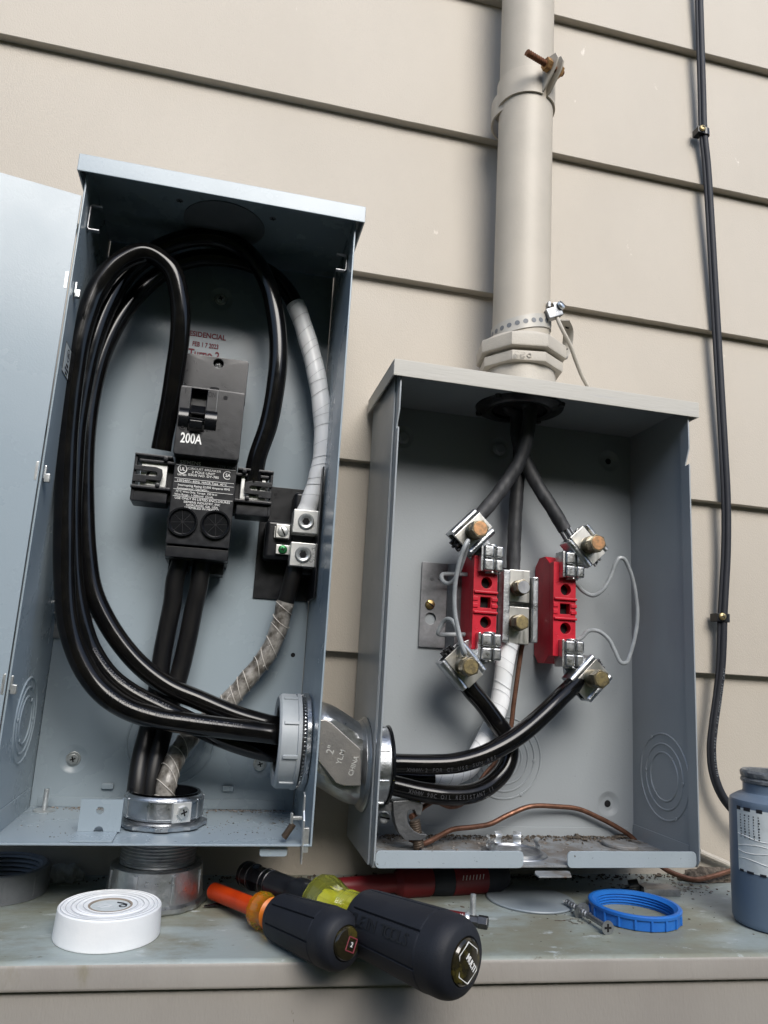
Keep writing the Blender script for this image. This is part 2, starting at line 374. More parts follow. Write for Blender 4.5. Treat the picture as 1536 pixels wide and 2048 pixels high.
# ================================================================== shared hardware
def screw(m, p, d, r=.0045, kind='phillips', head=.0028, washer=0, hexa=False, up=None, a=.3):
    """material 0 metal, 1 dark"""
    p, d = V(p), V(d).normalized(); u, v, _ = basis(d, up)
    u, v = u * math.cos(a) + v * math.sin(a), v * math.cos(a) - u * math.sin(a)
    m.m(0)
    if washer: m.cyl(p, p + d * .0010, washer, n=32, bev=.0004); p = p + d * .0010
    if hexa: m.cyl(p, p + d * head, r, n=6, bev=.0004, up=u)
    else: m.lathe([(0, 0), (r, 0), (r, head * .35), (r * .85, head * .75), (r * .5, head * .97), (0, head)], p, d, 28)
    t = p + d * (head + .00008 if hexa else head * .99)
    Rm = Matrix((u, v, d)).transposed()
    m.m(1)
    if kind == 'phillips':
        m.box(t, (r * 1.05, r * .24, .0003), 0, Rm); m.box(t, (r * .24, r * 1.05, .00028), 0, Rm)
    elif kind == 'slot': m.box(t - d * .0001, (r * 1.7, r * .26, .0005), 0, Rm)
    elif kind == 'allen': m.cyl(t - d * .0006, t + d * .0001, r * .5, n=6)
    m.m(0)
def rings(m, c, d, radii, h=.0009, wd=.0011, flat=None):
    u_, v_, a_ = basis(d)
    for i_, r in enumerate(radii):
        for s_ in (1, -1): m.cyl(V(c) + (u_ * math.cos(.5 + i_) + v_ * math.sin(.5 + i_)) * (s_ * r), V(c) + (u_ * math.cos(.5 + i_) + v_ * math.sin(.5 + i_)) * (s_ * r) + a_ * .0013, .0018, n=12, bev=.0005)
        m.lathe([(r - wd, 0), (r - wd * .4, h), (r + wd * .4, h), (r + wd, 0)], c, d, 56)
def dish(m, c, d, R0=.0125, dep=.0022, inner=.006):
    m.lathe([(R0, 0), (R0 - .002, -dep * .25), (R0 - .005, -dep * .9), (inner * .95, -dep), (0, -dep)], c, d, 40)

# ================================================================== breaker enclosure (left box)
ax0, ax1, az0, az1, ad, ab = -.2018, .0311, -.0338, .5119, -.1317, -.0042
t = .0016
encl = thing('breaker_enclosure', ((ax0 + ax1) / 2, -.06, az0), 'open grey steel breaker enclosure, the taller left box, with door swung out', 'electrical box')
m = MB()
scr = [P(442, 598, ab), P(146, 1518, ab), P(520, 1528, ab)]
hole = P(586, 1310, ab)
m.plate([(ax0 + .002, az0), (ax1 - .002, az0), (ax1 - .002, az1), (ax0 + .002, az1)], (0, ab + .0012, 0), X_, Z_, .0012,
        [circ(s.x, s.z, .0124, 40) for s in scr] + [circ(hole.x, hole.z, .0022, 16)])
for s in scr: dish(m, s, -Y_)
m.m(1).cyl(hole + V((0, .0015, 0)), hole + V((0, .0011, 0)), .003, n=16).m(0)
# side walls with small rolled front edge, floor and ceiling
for x, sg in ((ax0, 1), (ax1, -1)):
    m.plate([(ad, az0), (ab + .003, az0), (ab + .003, az1), (ad, az1)], (x, 0, 0), Y_, Z_, t * sg, bev=.0005)
m.bx((ax0 + t + .0001, ad, az0), (ax1 - t - .0001, ab - .0003, az0 + t), .0005)
m.bx((ax0 + t + .0001, ad + .004, az1 - t), (ax1 - t - .0001, ab - .0003, az1), .0004)
# inner corner flanges: along back bottom and left bottom
fb = P(62, 1592, ab).z
m.bx((ax0 + .008, ab - .0012, az0 + t + .0002), (ax1 - .010, ab - .0001, fb), .0004)
q0, q1 = PX(-40, 1648, ax0 + t), PX(58, 1576, ax0 + t)
m.plate([(ad + .02, az0 + t), (ab - .006, az0 + t), (ab - .006, q1.z), (ad + .02, q1.z)], (ax0 + t + .0001, 0, 0), Y_, Z_, .0010, bev=.0003)
for px, py in ((215, 1572), (456, 1577)):
    c = P(px, py, ab - .002); m.box(c, (.0105, .004, .005), .0012)
m.build('body', [M_steel, M_dark], encl)
# knockouts pressed in back, left wall, right wall
m = MB(); c = P(342, 1482, ab); rings(m, c, -Y_, (.0385, .031, .024)); m.build('knockout', M_steel, encl)
m = MB(); c = PX(50, 1440, ax0 + t); rings(m, c, X_, (.0335, .026, .0185))
m.build('knockout', M_steel, encl)
# ceiling closing plate
m = MB(); cz = az1 - t
c = PZ(450, 437, cz); c.y = max(c.y, -.075)
m.m(0).cyl(c, c - V((0, 0, .0035)), .038, n=56, bev=.001)
e = PZ(470, 470, cz); m.bx((e.x - .045, -.040, cz - .0016), (e.x + .030, -.018, cz), .0004)
for px, py in ((360, 397), (546, 433)): screw(m, PZ(px, py, cz), -Z_, .0042)
m.build('closing_plate', [M_greyplastic, M_dark], encl)
for s in scr:
    m = MB(); screw(m, s + V((0, .0021, 0)), -Y_, .0046, 'phillips', .0030, .0062, True); m.build('mounting_screw', [M_screw, M_dark], encl)
# rain hood
hy = ad - .010
hl, hr = P(154, 336, hy), P(730, 448, hy); ht = P(160, 304, hy); htr = P(731, 415, hy)
hz0 = (hl.z + hr.z) / 2; hz1 = (ht.z + htr.z) / 2; hx0, hx1 = hl.x, hr.x
m = MB()
m.bx((hx0, hy, hz0), (hx1, hy + .0015, hz1), .0007)
hb = ab - .006
for x in (hx0, hx1 - .0015):
    m.plate([(hy + .0017, hz0 + .0006), (hb, hz0 + .0006), (hb, hz1 - .0016), (hy + .0017, hz1 - .0016)], (x, 0, 0), Y_, Z_, .0015, bev=.0003)
m.bx((hx0, hy + .0017, hz1 - .0014), (hx1, hb, hz1), .0005)
m.bx((ax0 - .0008, hy + .0018, hz0 + .0062), (ax1 + .0008, ad + .0035, hz0 + .0078), .0003)
m.build('rain_hood', M_steel, encl)
# door, hinged on left front edge
dt = P(161, 394, ad - .001); dl = PZ(0, 348, dt.z); dd = (dl - dt); dd.z = 0; dd.normalize()
m = MB(); dw = .235; nrm = dd.cross(Z_)
z0d = az0 + .004; dz = dt.z
o = V((ax0 - .0002, ad - .0022, 0))
m.plate([(.0, z0d), (dw, z0d), (dw, dz), (.0, dz)], o, dd, Z_, -.0014, bev=.0005)
m.plate([(.0015, dz - .0012), (dw, dz - .0012), (dw, dz), (.0015, dz)], o + nrm * .0004, dd, Z_, .0075, bev=.0004)
m.plate([(dw - .0012, z0d), (dw, z0d), (dw, dz - .0013), (dw - .0012, dz - .0013)], o + nrm * .0004, dd, Z_, .0075, bev=.0004)
door = m.build('door', M_steel, encl)
for px, py in ((133, 562), (70, 942), (2, 1368)):
    a_ = P(px, py, ad - .002); zc = a_.z
    m = MB(); m.bx((ax0 - .0052, ad - .0042, zc - .0075), (ax0 - .0008, ad - .0028, zc + .0075), .0005)
    q = PX(px + 17, py + 3, ax0 + t)
    m.box((ax0 + t + .0012, q.y, zc + .001), (.0022, .0030, .011), .001)
    m.box((ax0 + t + .0032, q.y + .0008, zc - .0035), (.0042, .0044, .0070), .0008)
    m.build('hinge', M_screw, encl)
# wire brackets near the top
def bracket(pts, x, sg):
    q = [PX(a, b_, x) for a, b_ in pts[:2]]
    y = (q[0].y + q[1].y) / 2; zt, zb = q[0].z, q[1].z
    m = MB(); L = .0105
    m.tube([(x + sg * L, y, zt), (x + sg * .0022, y, zt), (x + sg * .0012, y, zt - .0012), (x + sg * .0012, y, zb + .0012), (x + sg * .0022, y, zb), (x + sg * L, y, zb)], .0012, 10, sq=2.2, ref=X_ if False else None)
    for k in (.35, .6): m.lathe([(0, .0016), (.0012, .0010), (.0016, 0)], (x, y + .003, zt + (zb - zt) * k), X_ * sg, 14)
    m.build('bracket', M_galv, encl)
bracket([(179, 407), (174, 463)], ax0 + t, 1)
bracket([(699, 502), (690, 553)], ax1 - t, -1)
# front tab with holes, standing on the floor
ft = PZ(195, 1667, az0 + t); y0 = ft.y
a_, b_ = P(158, 1640, y0), P(243, 1640, y0); zt = P(200, 1598, y0).z
c1, c2 = P(201, 1620, y0), P(197, 1664, y0)
m = MB()
hc = [(c2.x + .0036 * math.cos(R(k)), az0 + t + .0004 + .004 * math.sin(R(k)) + .0012) for k in range(180, -1, -20)]
out = [(a_.x, az0 + t + .0016)] + [(h[0], max(h[1], az0 + t + .0016)) for h in hc] + [(b_.x, az0 + t + .0016), (b_.x, zt), (a_.x, zt)]
m.plate(out, (0, y0, 0), X_, Z_, .0014, [circ(c1.x, c1.z, .0029, 20)])
m.bx((a_.x - .001, ad + .0015, az0 + t + .0001), (b_.x - .002, y0, az0 + t + .0015), .0004)
m.bx((b_.x - .0012, y0 + .0002, az0 + t + .006), (b_.x, y0 + .007, zt), .0003)
m.build('front_tab', M_steel, encl)
# latch strip with spring at right front corner
m = MB(); xl = ax1 - t - .0022
def LP(px, py): q = P(px, py, ad + .006); return (q.y, q.z)
zt, zm, zb = P(612, 1588, ad).z, P(605, 1640, ad).z, P(602, 1728, ad).z
m.m(0).plate([(ad + .010, zt), (ad + .004, zt - .002), (ad + .003, zm + .006), (ad - .002, zm), (ad - .004, zb + .01), (ad - .002, zb), (ad + .002, zb + .002), (ad + .005, zm - .004), (ad + .011, zm + .004)], (xl - .0045, 0, 0), Y_, Z_, .0014, bev=.0004)
m.bx((xl - .0042, ad + .001, zm - .024), (xl + .0012, ad + .006, zm - .006), .0006)
m.bx((xl - .0125, ad + .004, zm - .001), (xl - .0045, ad + .008, zm + .0015), .0005)
m.bx((xl - .0138, ad + .0035, zm - .004), (xl - .0118, ad + .0085, zm + .004), .0006)
m.build('latch', M_screw, encl)
m = MB(); p0, p1 = V((xl - .011, ad + .006, zm - .004)), V((xl - .018, ad + .004, az0 + t + .004)); ax = p1 - p0; u, v, a = basis(ax)
m.tube([p0 + ax * (k / 168) + (u * math.cos(k * .52) + v * math.sin(k * .52)) * .0022 for k in range(169)], .00052, 6)
m.build('latch_spring', M_spring, encl)
# small tab under the floor
m = MB(); q = P(548, 1704, ad + .006); m.plate(rrect(q.x - .011, q.z - .003, q.x + .010, az0, .002), (0, ad + .006, 0), X_, Z_, .001, bev=.0002); m.build('padlock_tab', M_steel, encl)
# stud with washer on floor
m = MB(); q = PZ(88, 1622, az0 + t); m.m(0).lathe([(0, .0012), (.0085, .0012), (.0092, .0006), (.009, 0)], q, Z_, 36); m.cyl(q, q + V((0, 0, .018)), .0021, n=16, bev=.0005)
m.tube([q + V((.0021 * math.cos(k * .7), .0021 * math.sin(k * .7), .004 + .0128 * k / 110)) for k in range(111)], .00028, 5)
stud = m.build('stud_bolt', M_screw); tag(stud, 'zinc stud with round washer standing on the floor of the left box', 'bolt')
# ink stamp on the back
m = MB(); yb = ab - .0003
for s_, px, py, sz, sx in (('RESIDENCIAL', 411, 671, .0076, .90), ('FEB 1 7 2023', 411, 691, .0070, .70), ('Turno 2', 408, 709, .0110, .84)):
    q = P(px, py, yb); m.text(s_, sz, q, X_, Z_, sx, .03)
m.build('ink_stamp', M_stamp, encl)
# sticker on left wall
m = MB(); a_, b_ = PX(124, 745, ax0 + t), PX(139, 690, ax0 + t); c_ = PX(131, 757, ax0 + t)
ys, ye = PX(131, 690, ax0 + t).y, PX(141, 705, ax0 + t).y; zt = PX(134, 688, ax0 + t).z; zb = PX(128, 748, ax0 + t).z
x = ax0 + t + .0002
m.m(1).plate([(ys, zb - .001), (ye + .006, zb - .001), (ye + .006, zt + .001), (ys, zt + .001)], (x, 0, 0), Y_, Z_, .0001)
m.m(0).plate([(ys + .001, zb), (ye + .005, zb), (ye + .005, zt), (ys + .001, zt)], (x + .00012, 0, 0), Y_, Z_, .0001)
ym = (ys + ye + .006) / 2; m.m(1)
m.lathe([(.0045, 0), (.0045, .00012), (.0054, .00012), (.0054, 0)], (x + .00022, ym, zt - .007), X_, 32)
m.text('UL', .0055, (x + .0003, ym, zt - .007), Y_, Z_, .9, .02)
for k in range(3): m.text(('LISTED', 'ENCLOSED', 'PANEL')[k], .003, (x + .0003, ym, zb + .0085 - k * .0034), Y_, Z_, .9, .01)
m.build('listing_sticker', [M_label, M_labelblack], encl)

# ground bar on the left inside wall / back corner
q = P(140, 1215, ab); gb = thing('ground_bar', (q.x, ab - .004, P(145, 1278, ab).z), 'small zinc ground bar with slotted screws behind the looped cables in the left box', 'ground bar')
m = MB(); xa, xb = P(106, 1240, ab).x + .001, P(186, 1240, ab).x
m.bx((xa, ab - .0022, P(145, 1278, ab).z), (xb, ab - .0002, P(145, 1226, ab).z), .0004); m.build('mounting_plate', M_galv, gb)
m = MB(); zb_, zt_ = P(145, 1230, ab - .01).z, P(145, 1196, ab - .01).z
m.bx((xa, ab - .0115, zb_), (xb, ab - .0024, zt_), .0006); m.build('bar', M_zincdull, gb)
for k in (.14, .5, .86):
    m = MB(); screw(m, (xa + (xb - xa) * k, ab - .0115, (zb_ + zt_) / 2), -Y_, .0052, 'slot', .003, a=1.57); m.build('terminal_screw', [M_screw, M_dark], gb)

# ================================================================== circuit breaker
bx0_, bx1_ = -.1090, -.0515; bxc = (bx0_ + bx1_) / 2
yt, ym_, yl = -.058, -.079, -.067
zT = P(437, 714, yt).z; zM1 = P(428, 778, ym_).z; zM0 = P(412, 914, ym_).z; zL0 = P(396, 1092, yl).z; zB = P(392, 1122, -.05).z
brk = thing('circuit_breaker', (bxc, ab, zB), 'black two pole 200A circuit breaker with toggle at OFF in the left box', 'circuit breaker')
m = MB()
m.bx((bx0_ + .001, -.046, zB), (bx1_ - .001, ab - .0005, zT - .002), .001)
m.bx((bx0_ + .004, -.040, zB - .010), (bx0_ + .022, -.010, zB + .001), .001); m.bx((bx1_ - .022, -.040, zB - .010), (bx1_ - .004, -.010, zB + .001), .001)
m.build('base', M_plastic, brk)
m = MB(); s_ = P(437, 727, yt)
m.plate(rrect(bx0_, zM1 - .004, bx1_, zT, .0025), (0, yt + .010, 0), X_, Z_, .010, [circ(s_.x, s_.z, .0046, 28)], bev=.0006)
m.bx((bx0_ + .0008, -.0485, zM1), (bx1_ - .0008, -.0458, zT - .001), .0005)
tp = m.build('upper_cover', M_plastic, brk)
m = MB(); screw(m, s_ + V((0, .0085, 0)), -Y_, .0038, 'phillips', .004); m.build('cover_screw', [M_screw, M_dark], brk)
# main moulding with toggle well
m = MB()
wx0, wx1 = P(381, 805, ym_).x, P(413, 805, ym_).x
wz1, wz0 = P(395, 778, ym_).z, P(385, 862, ym_).z
m.plate(rrect(bx0_ - .0004, zM0, bx1_ - .0006, zM1, .002), (0, ym_ + .012, 0), X_, Z_, .012, [[(wx0, wz0), (wx1, wz0), (wx1, wz1), (wx0, wz1)]], bev=.0007)
m.bx((bx0_ + .0002, ym_ + .0118, zM0 + .0004), (bx1_ - .0012, -.0456, zM1 - .0004), .0008)
q = P(451, 796, ym_); m.m(1).cyl(q, q - V((0, .0002, 0)), .0020, n=20)
q = P(429, 779, ym_ + .002); m.lathe([(0, 0), (.0042, 0), (.0042, .002), (0, .002)], (q.x, ym_ + .004, zM1 - .0002), Z_, 24)
m.m(2)
m.bx((P(434, 800, ym_).x, ym_ - .00005, P(434, 862, ym_).z), (P(434, 800, ym_).x + .0003, ym_ + .0002, zM1 - .001))
m.m(0).build('handle_housing', [M_plastic, M_dark, M_greyplastic], brk)
m = MB(); zr = P(390, 829, ym_).z
xa, xb = bx0_ + .001, P(434, 830, ym_).x
m.lathe([(0, 0), (.0125, 0), (.0125, wx0 - xa - .0004), (0, wx0 - xa - .0004)], (xa, ym_ + .0085, zr - .004), X_, 48)
m.lathe([(0, 0), (.0125, 0), (.0125, xb - wx1), (0, xb - wx1)], (wx1 + .0003, ym_ + .0085, zr - .004), X_, 48)
m.build('rocker_barrel', M_plasticsh, brk)
m = MB(); Rm = Matrix.Rotation(R(-22), 3, 'X')
xm = (wx0 + wx1) / 2; wd = wx1 - wx0 - .0010
m.box((xm, ym_ + .004, zr + .0055), (wd, .0025, .012), .0005, Matrix.Rotation(R(-38), 3, 'X'))
m.box((xm, ym_ - .0015, zr - .0065), (wd, .010, .006), .0010, Matrix.Rotation(R(18), 3, 'X'))
m.box((xm, ym_ - .0045, zr - .0105), (wd * .9, .0065, .007), .0012, Matrix.Rotation(R(10), 3, 'X'))
m.build('toggle', M_plasticsh, brk)
for s2, px, py, sz in (('ON', 424, 790, .0070), ('OFF', 419, 859, .0070), ('I', 371, 782, .0068)):
    m = MB(); m.text(s2, sz, P(px, py, ym_ - .0001), X_, Z_, .62, 0); m.build('switch_marking', M_dark, brk)
m = MB(); q = P(365, 853, ym_ - .0002); m.lathe([(.0026, 0), (.0026, .0003), (.0033, .0003), (.0033, 0)], q, -Y_, 28); m.lathe([(0, .0008), (.0012, .0004), (.0016, 0)], q, -Y_, 20)
m.build('switch_symbol', M_dark, brk)
m = MB(); m.text('200A', .0128, P(382, 878, ym_ - .0001), X_, Z_, .66, .018); m.build('rating_number', M_white, brk)
# label moulding
m = MB()
m.bx((bx0_ + .0012, yl, zL0), (bx1_ - .0012, -.0455, zM0 + .002), .0009)
m.bx((bx0_ + .0016, yl + .003, zB + .0005), (bx1_ - .0016, -.0455, zL0 - .0012), .0008)
m.build('lower_cover', M_plastic, brk)
for px, py in ((365, 1044), (431, 1050)):
    m = MB(); q = P(px, py, yl); r_ = .0132
    m.m(0).lathe([(r_ - .0030, 0), (r_ - .0028, .0012), (r_ - .0016, .0030), (r_ - .0002, .0030), (r_, .0020), (r_, 0)], q, -Y_, 48)
    m.cyl(q - V((0, .0002, 0)), q - V((0, .0006, 0)), r_ - .0028, n=40); m.m(1)
    for k in range(8):
        A = 2 * math.pi * k / 8 + .1; d_ = V((math.cos(A), 0, math.sin(A)))
        m.box(q + d_ * .0056 - V((0, .0007, 0)), (.0088, .0003, .00045), 0, Matrix((d_, Y_, d_.cross(Y_))).transposed())
    m.cyl(q - V((0, .0006, 0)), q - V((0, .0009, 0)), .0011, n=8)
    m.build('wire_window', [M_plasticsh, M_dark], brk)
m = MB(); LBY = yl - .0001
def lt(s2, px, py, sz, sx=1.15, bo=.004): m.text(s2, sz * .9, P(px, py, LBY), X_, Z_, sx * .98, bo * .3)
lt('SIEMENS', 381, 926, .0050, 1.12, .012); 
m.m(1); lt('TYPE QNH', 453, 934, .0031, 1.25); m.m(0)
lt('CIRCUIT BREAKER', 409, 940, .0032, 1.28); lt('2 POLE UNIT', 407, 946.5, .0032, 1.28); lt('ISSUE NO. DY-785', 407, 952.5, .0032, 1.22)
for k, (py, xa, xb) in enumerate(((930.5, 351, 471), (957, 350, 470), (964, 349, 468), (978.5, 347, 466), (992, 345, 464))):
    a_, b_ = P(xa, py - 1.5, LBY), P(xb, py + 12, LBY); z = P((xa + xb) / 2, py + 4.5, LBY).z; m.bx((bx0_ + .0028, LBY - .0001, z - .00015), (bx1_ - .0026, LBY, z + .00015))
lt('120/240V~ 60Hz  HACR Type  40°C', 404, 965, .0030, 1.10); lt('Interrupting Rating 22,000 Amperes RMS', 408, 974.5, .0031, 1.0); lt('Symmetrical 120/240V~', 386, 979, .0031, 1.05)
lt('75°C Wire Only, Torque  250 lb-in', 393, 986, .0028, 1.02); lt('Wire Range : 1-300kcmil  CU-AL', 388, 991.5, .0028, 1.02)
lt('USE ONLY IN LISTED ENCLOSURES', 405, 1000.5, .0032, 1.10); lt('SIEMENS INDUSTRY, INC', 404, 1007, .0030, 1.1); lt('NORCROSS, GA  USA', 404, 1013, .0030, 1.1); lt('ASSEMBLED IN MEXICO', 403, 1018, .0030, 1.1)
q = P(365, 938, LBY); m.lathe([(.0034, 0), (.0034, .0001), (.0042, .0001), (.0042, 0)], q, -Y_, 32); m.text('UL', .0048, q, X_, Z_, .85, .02); lt('LISTED', 364, 949.5, .0026, 1.1, .02)
q = P(455, 951, LBY)
pts = [(math.cos(R(a)), math.sin(R(a))) for a in range(50, 311, 10)]
m.tube([q + V((x * .0036, -.0001, z * .0036)) for x, z in pts], .00035, 6); m.text('SA', .0042, q + V((.0004, 0, 0)), X_, Z_, .95, .015)
m.build('rating_label', [M_white, M_greyplastic], brk)

def side_lug(px, py, sg):
    """sg -1: left of the breaker, +1: right.  Black moulded fork over a plated lug block."""
    m = MB(); c = P(px, py, -.066); y = -.066
    S = lambda dx: c.x + sg * dx
    m.m(0).bx((S(-.0125), y + .002, c.z - .0105), (S(.010), y + .026, c.z + .0125), .0008)
    m.lathe([(.0060, -.002), (.0060, .0004), (.0072, .0004), (.0072, -.002)], (S(-.001), y + .002, c.z - .001), -Y_, 32)
    m.m(1).cyl((S(-.001), y + .0021, c.z - .001), (S(-.001), y + .0017, c.z - .001), .0062, n=28)
    m.m(0).cyl((S(-.001), y + .0021, c.z - .001), (S(-.001), y + .0012, c.z - .001), .0036, n=28)
    lug = m.build('lug', [M_plated, M_dark], brk)
    m = MB()
    fk = [(.0155, .0062), (-.0030, .0062), (-.0085, .0045), (-.0095, -.0005), (-.0085, -.0060), (.004, -.0060), (.004, -.0085), (.0155, -.0085), (.0155, -.0022), (-.0030, -.0022), (-.0046, -.0010), (-.0046, .0008), (-.0030, .0018), (.0155, .0018)]
    pl = [(S(x), c.z + z) for x, z in fk]
    if sg > 0: pl = pl[::-1]
    m.plate(pl if sg < 0 else pl, (0, y - .0008, 0), X_, Z_, .0022, bev=.0003)
    m.bx((S(.0135), y - .001, c.z - .0250), (S(.0160), y + .028, c.z + .016), .0005)
    m.bx((S(-.0165), y - .003, c.z + .0150), (S(.0160), y + .026, c.z + .0175), .0006)
    m.bx((S(-.0190), y - .001, c.z + .0102), (S(.012), y + .022, c.z + .0128), .0005)
    m.bx((S(-.0170), y - .004, c.z - .0145), (S(.0165), y + .026, c.z - .0118), .0006)
    m.bx((S(-.0150), y + .000, c.z - .0255), (S(.0150), y + .027, c.z - .0146), .0012)
    m.bx((S(-.0190), y + .010, c.z - .0225), (S(-.0120), y + .028, c.z + .0150), .0010)
    m.box((S(-.0105), y - .0035, c.z + .0145), (.004, .003, .004), .0008); m.box((S(-.0060), y - .004, c.z - .0105), (.004, .003, .004), .001)
    m.build('lug_cover', M_plastic, brk)
side_lug(304, 948, -1); side_lug(509, 977, 1)
# ================================================================== neutral terminal (left box)
nY = -.046
q = P(580, 1100, nY); neu = thing('neutral_terminal', (q.x, ab, P(580, 1195, -.02).z), 'black base with two bright square lugs and a green screw in the left box', 'terminal block')
m = MB(); a_, b_ = P(515, 1090, ab), P(636, 1090, ab); xR = min(b_.x, ax1 - t - .002)
zt, zb = P(555, 975, ab).z, P(560, 1200, ab).z
m.plate(rrect(a_.x, zb, xR, zt, .001), (0, ab - .0002, 0), X_, Z_, .0016, bev=.0003)
m.bx((xR - .0012, ab - .058, zb), (xR + .0002, ab - .0020, zt + .012), .0004)
m.build('insulating_sheet', M_plastic, neu)
m = MB(); a_, b_ = P(530, 1075, -.030), P(580, 1075, -.030); c_ = P(610, 1075, -.034)
m.bx((a_.x, -.031, P(545, 1118, -.03).z), (b_.x + .006, ab - .002, P(545, 1040, -.03).z), .004, 3)
m.bx((c_.x - .013, -.0335, P(605, 1150, -.03).z), (c_.x + .012, ab - .002, P(605, 985, -.03).z), .004, 3)
m.build('base', M_plastic, neu)
for px, py in ((612, 1043), (606, 1109)):
    m = MB(); c = P(px, py, nY - .004); h = .0118
    m.bx((c.x - h, nY - .004, c.z - h * .94), (c.x + h, nY + .018, c.z + h * .94), .0007)
    lug = m.build('lug', M_plated, neu)
    m = MB(); m.m(0).lathe([(.0040, .0016), (.0052, .0022), (.0066, .0022), (.0076, .0012), (.0076, 0)], (c.x, nY - .004, c.z), -Y_, 40)
    m.cyl((c.x, nY - .004, c.z), (c.x, nY - .0047, c.z), .0045, n=6); m.m(1).cyl((c.x, nY - .0046, c.z), (c.x, nY - .0049, c.z), .0036, n=6)
    m.build('set_screw', [M_screw, M_dark], lug)
c = P(566, 1063, -.038); m = MB(); m.bx((c.x - .0065, -.038, c.z - .0062), (c.x + .0065, -.028, c.z + .0068), .0006); m.bx((c.x - .0078, -.034, c.z - .0058), (c.x - .0068, -.028, c.z + .0052), .0003); lug = m.build('small_lug', M_plated, neu)
m = MB(); screw(m, (c.x, -.0381, c.z), -Y_, .0052, 'slot', .0012, a=.5); m.build('slotted_screw', [M_screw, M_dark], lug)
c = P(565, 1099, -.034); m = MB(); m.bx((c.x - .0062, -.034, c.z - .0045), (c.x + .0075, -.028, c.z + .0045), .0006); lug = m.build('bonding_strap', M_plated, neu)
m = MB(); screw(m, (c.x + .0002, -.0341, c.z), -Y_, .0042, 'phillips', .0022); m.build('bonding_screw', [M_green, M_dark], lug)

# ================================================================== cables
def path(l, n=10): return smooth([P(*p) for p in l], n)
def arclen(pts):
    s = [0]
    for i in range(1, len(pts)): s.append(s[-1] + (pts[i] - pts[i - 1]).length)
    return s
def sub(pts, a, b):     # keep points between two arc-length fractions
    s = arclen(pts); L = s[-1]; return [p for p, q in zip(pts, s) if a * L <= q <= b * L]
def printed(m, pts, r, s_, start, size, face, flip=1, adv=.62):
    s = arclen(pts); d = start; fr = frames(pts)
    for ch in s_:
        d += size * adv
        if ch == ' ': continue
        i = min(range(len(s)), key=lambda k: abs(s[k] - d))
        p, _, _, T = fr[i]; f = (s[min(i + 1, len(s) - 1)] - s[i]) or 1; p = p + T * (d - s[i])
        n = V(face); n = (n - T * n.dot(T)).normalized(); U = T * flip; W = n.cross(U)
        m.text(ch, size, p + n * (r - .00006), U, W, .8, 0, .0001)
def wrapped(m, pts, r, pitch, amp=.0004, tilt=.5):
    """spiral tape edges drawn as thin raised bands"""
    s = arclen(pts); fr = frames(pts); L = s[-1]; d = pitch * .4; i = 0
    while d < L - pitch * .3:
        while i < len(s) - 1 and s[i] < d: i += 1
        p, u, v, T = fr[i]; tl = random.uniform(tilt * .5, tilt * 1.3); ph = random.uniform(-.4, .4)
        ring = [p + (u * math.cos(a) + v * math.sin(a)) * (r + .00002) + T * (tl * r * math.cos(a + ph)) for a in [2 * math.pi * k / 28 for k in range(29)]]
        m.tube(ring, .00022 if tilt < .6 else .00036, 5, cap=False); d += pitch * random.uniform(.75, 1.25)
cr = .0087
C1 = path([(322, 900, -.062), (325, 882, -.064), (337, 822, -.070), (349, 750, -.078), (360, 666, -.086), (359, 597, -.090), (341, 537, -.092), (292, 505, -.092), (240, 524, -.092), (200, 568, -.092), (178, 618, -.092), (158, 690, -.092), (146, 766, -.090), (137, 849, -.088), (132, 948, -.086), (129, 1050, -.086), (129, 1160, -.086), (137, 1249, -.087), (162, 1323, -.088), (199, 1378, -.089), (249, 1415, -.090), (309, 1436, -.090), (378, 1447, -.088), (450, 1456, -.084), (522, 1465, -.079), (560, 1470, -.077), (590, 1474, -.076), (640, 1481, -.076)])
C2 = path([(505, 975, -.060), (514, 918, -.062), (537, 849, -.064), (551, 775, -.066), (557, 700, -.066), (550, 626, -.064), (535, 567, -.062), (510, 522, -.060), (475, 491, -.058), (421, 474, -.057), (366, 479, -.057), (320, 496, -.058), (277, 525, -.060), (240, 566, -.063), (211, 618, -.066), (186, 686, -.068), (168, 760, -.068), (153, 850, -.068), (146, 950, -.068), (143, 1060, -.068), (148, 1170, -.068), (163, 1249, -.068), (182, 1300, -.068), (214, 1348, -.069), (258, 1385, -.070), (317, 1416, -.070), (378, 1444, -.068), (445, 1475, -.064), (520, 1500, -.058), (560, 1505, -.055), (600, 1502, -.055), (640, 1500, -.056)])
C3 = path([(610, 1030, -.038), (620, 1005, -.040), (636, 955, -.042), (646, 898, -.043), (644, 824, -.043), (633, 750, -.042), (614, 676, -.040), (592, 613, -.038), (569, 575, -.036), (539, 547, -.034), (492, 525, -.033), (435, 515, -.034), (386, 518, -.036), (344, 533, -.038), (297, 567, -.042), (257, 611, -.045), (223, 666, -.048), (199, 725, -.050), (183, 790, -.051), (173, 860, -.052), (169, 930, -.052), (169, 1010, -.052), (173, 1100, -.053), (184, 1175, -.054), (206, 1229, -.055), (240, 1284, -.056), (284, 1334, -.057), (338, 1374, -.058), (398, 1400, -.060), (470, 1430, -.060), (530, 1447, -.058), (570, 1456, -.056), (600, 1462, -.056), (640, 1470, -.058)])
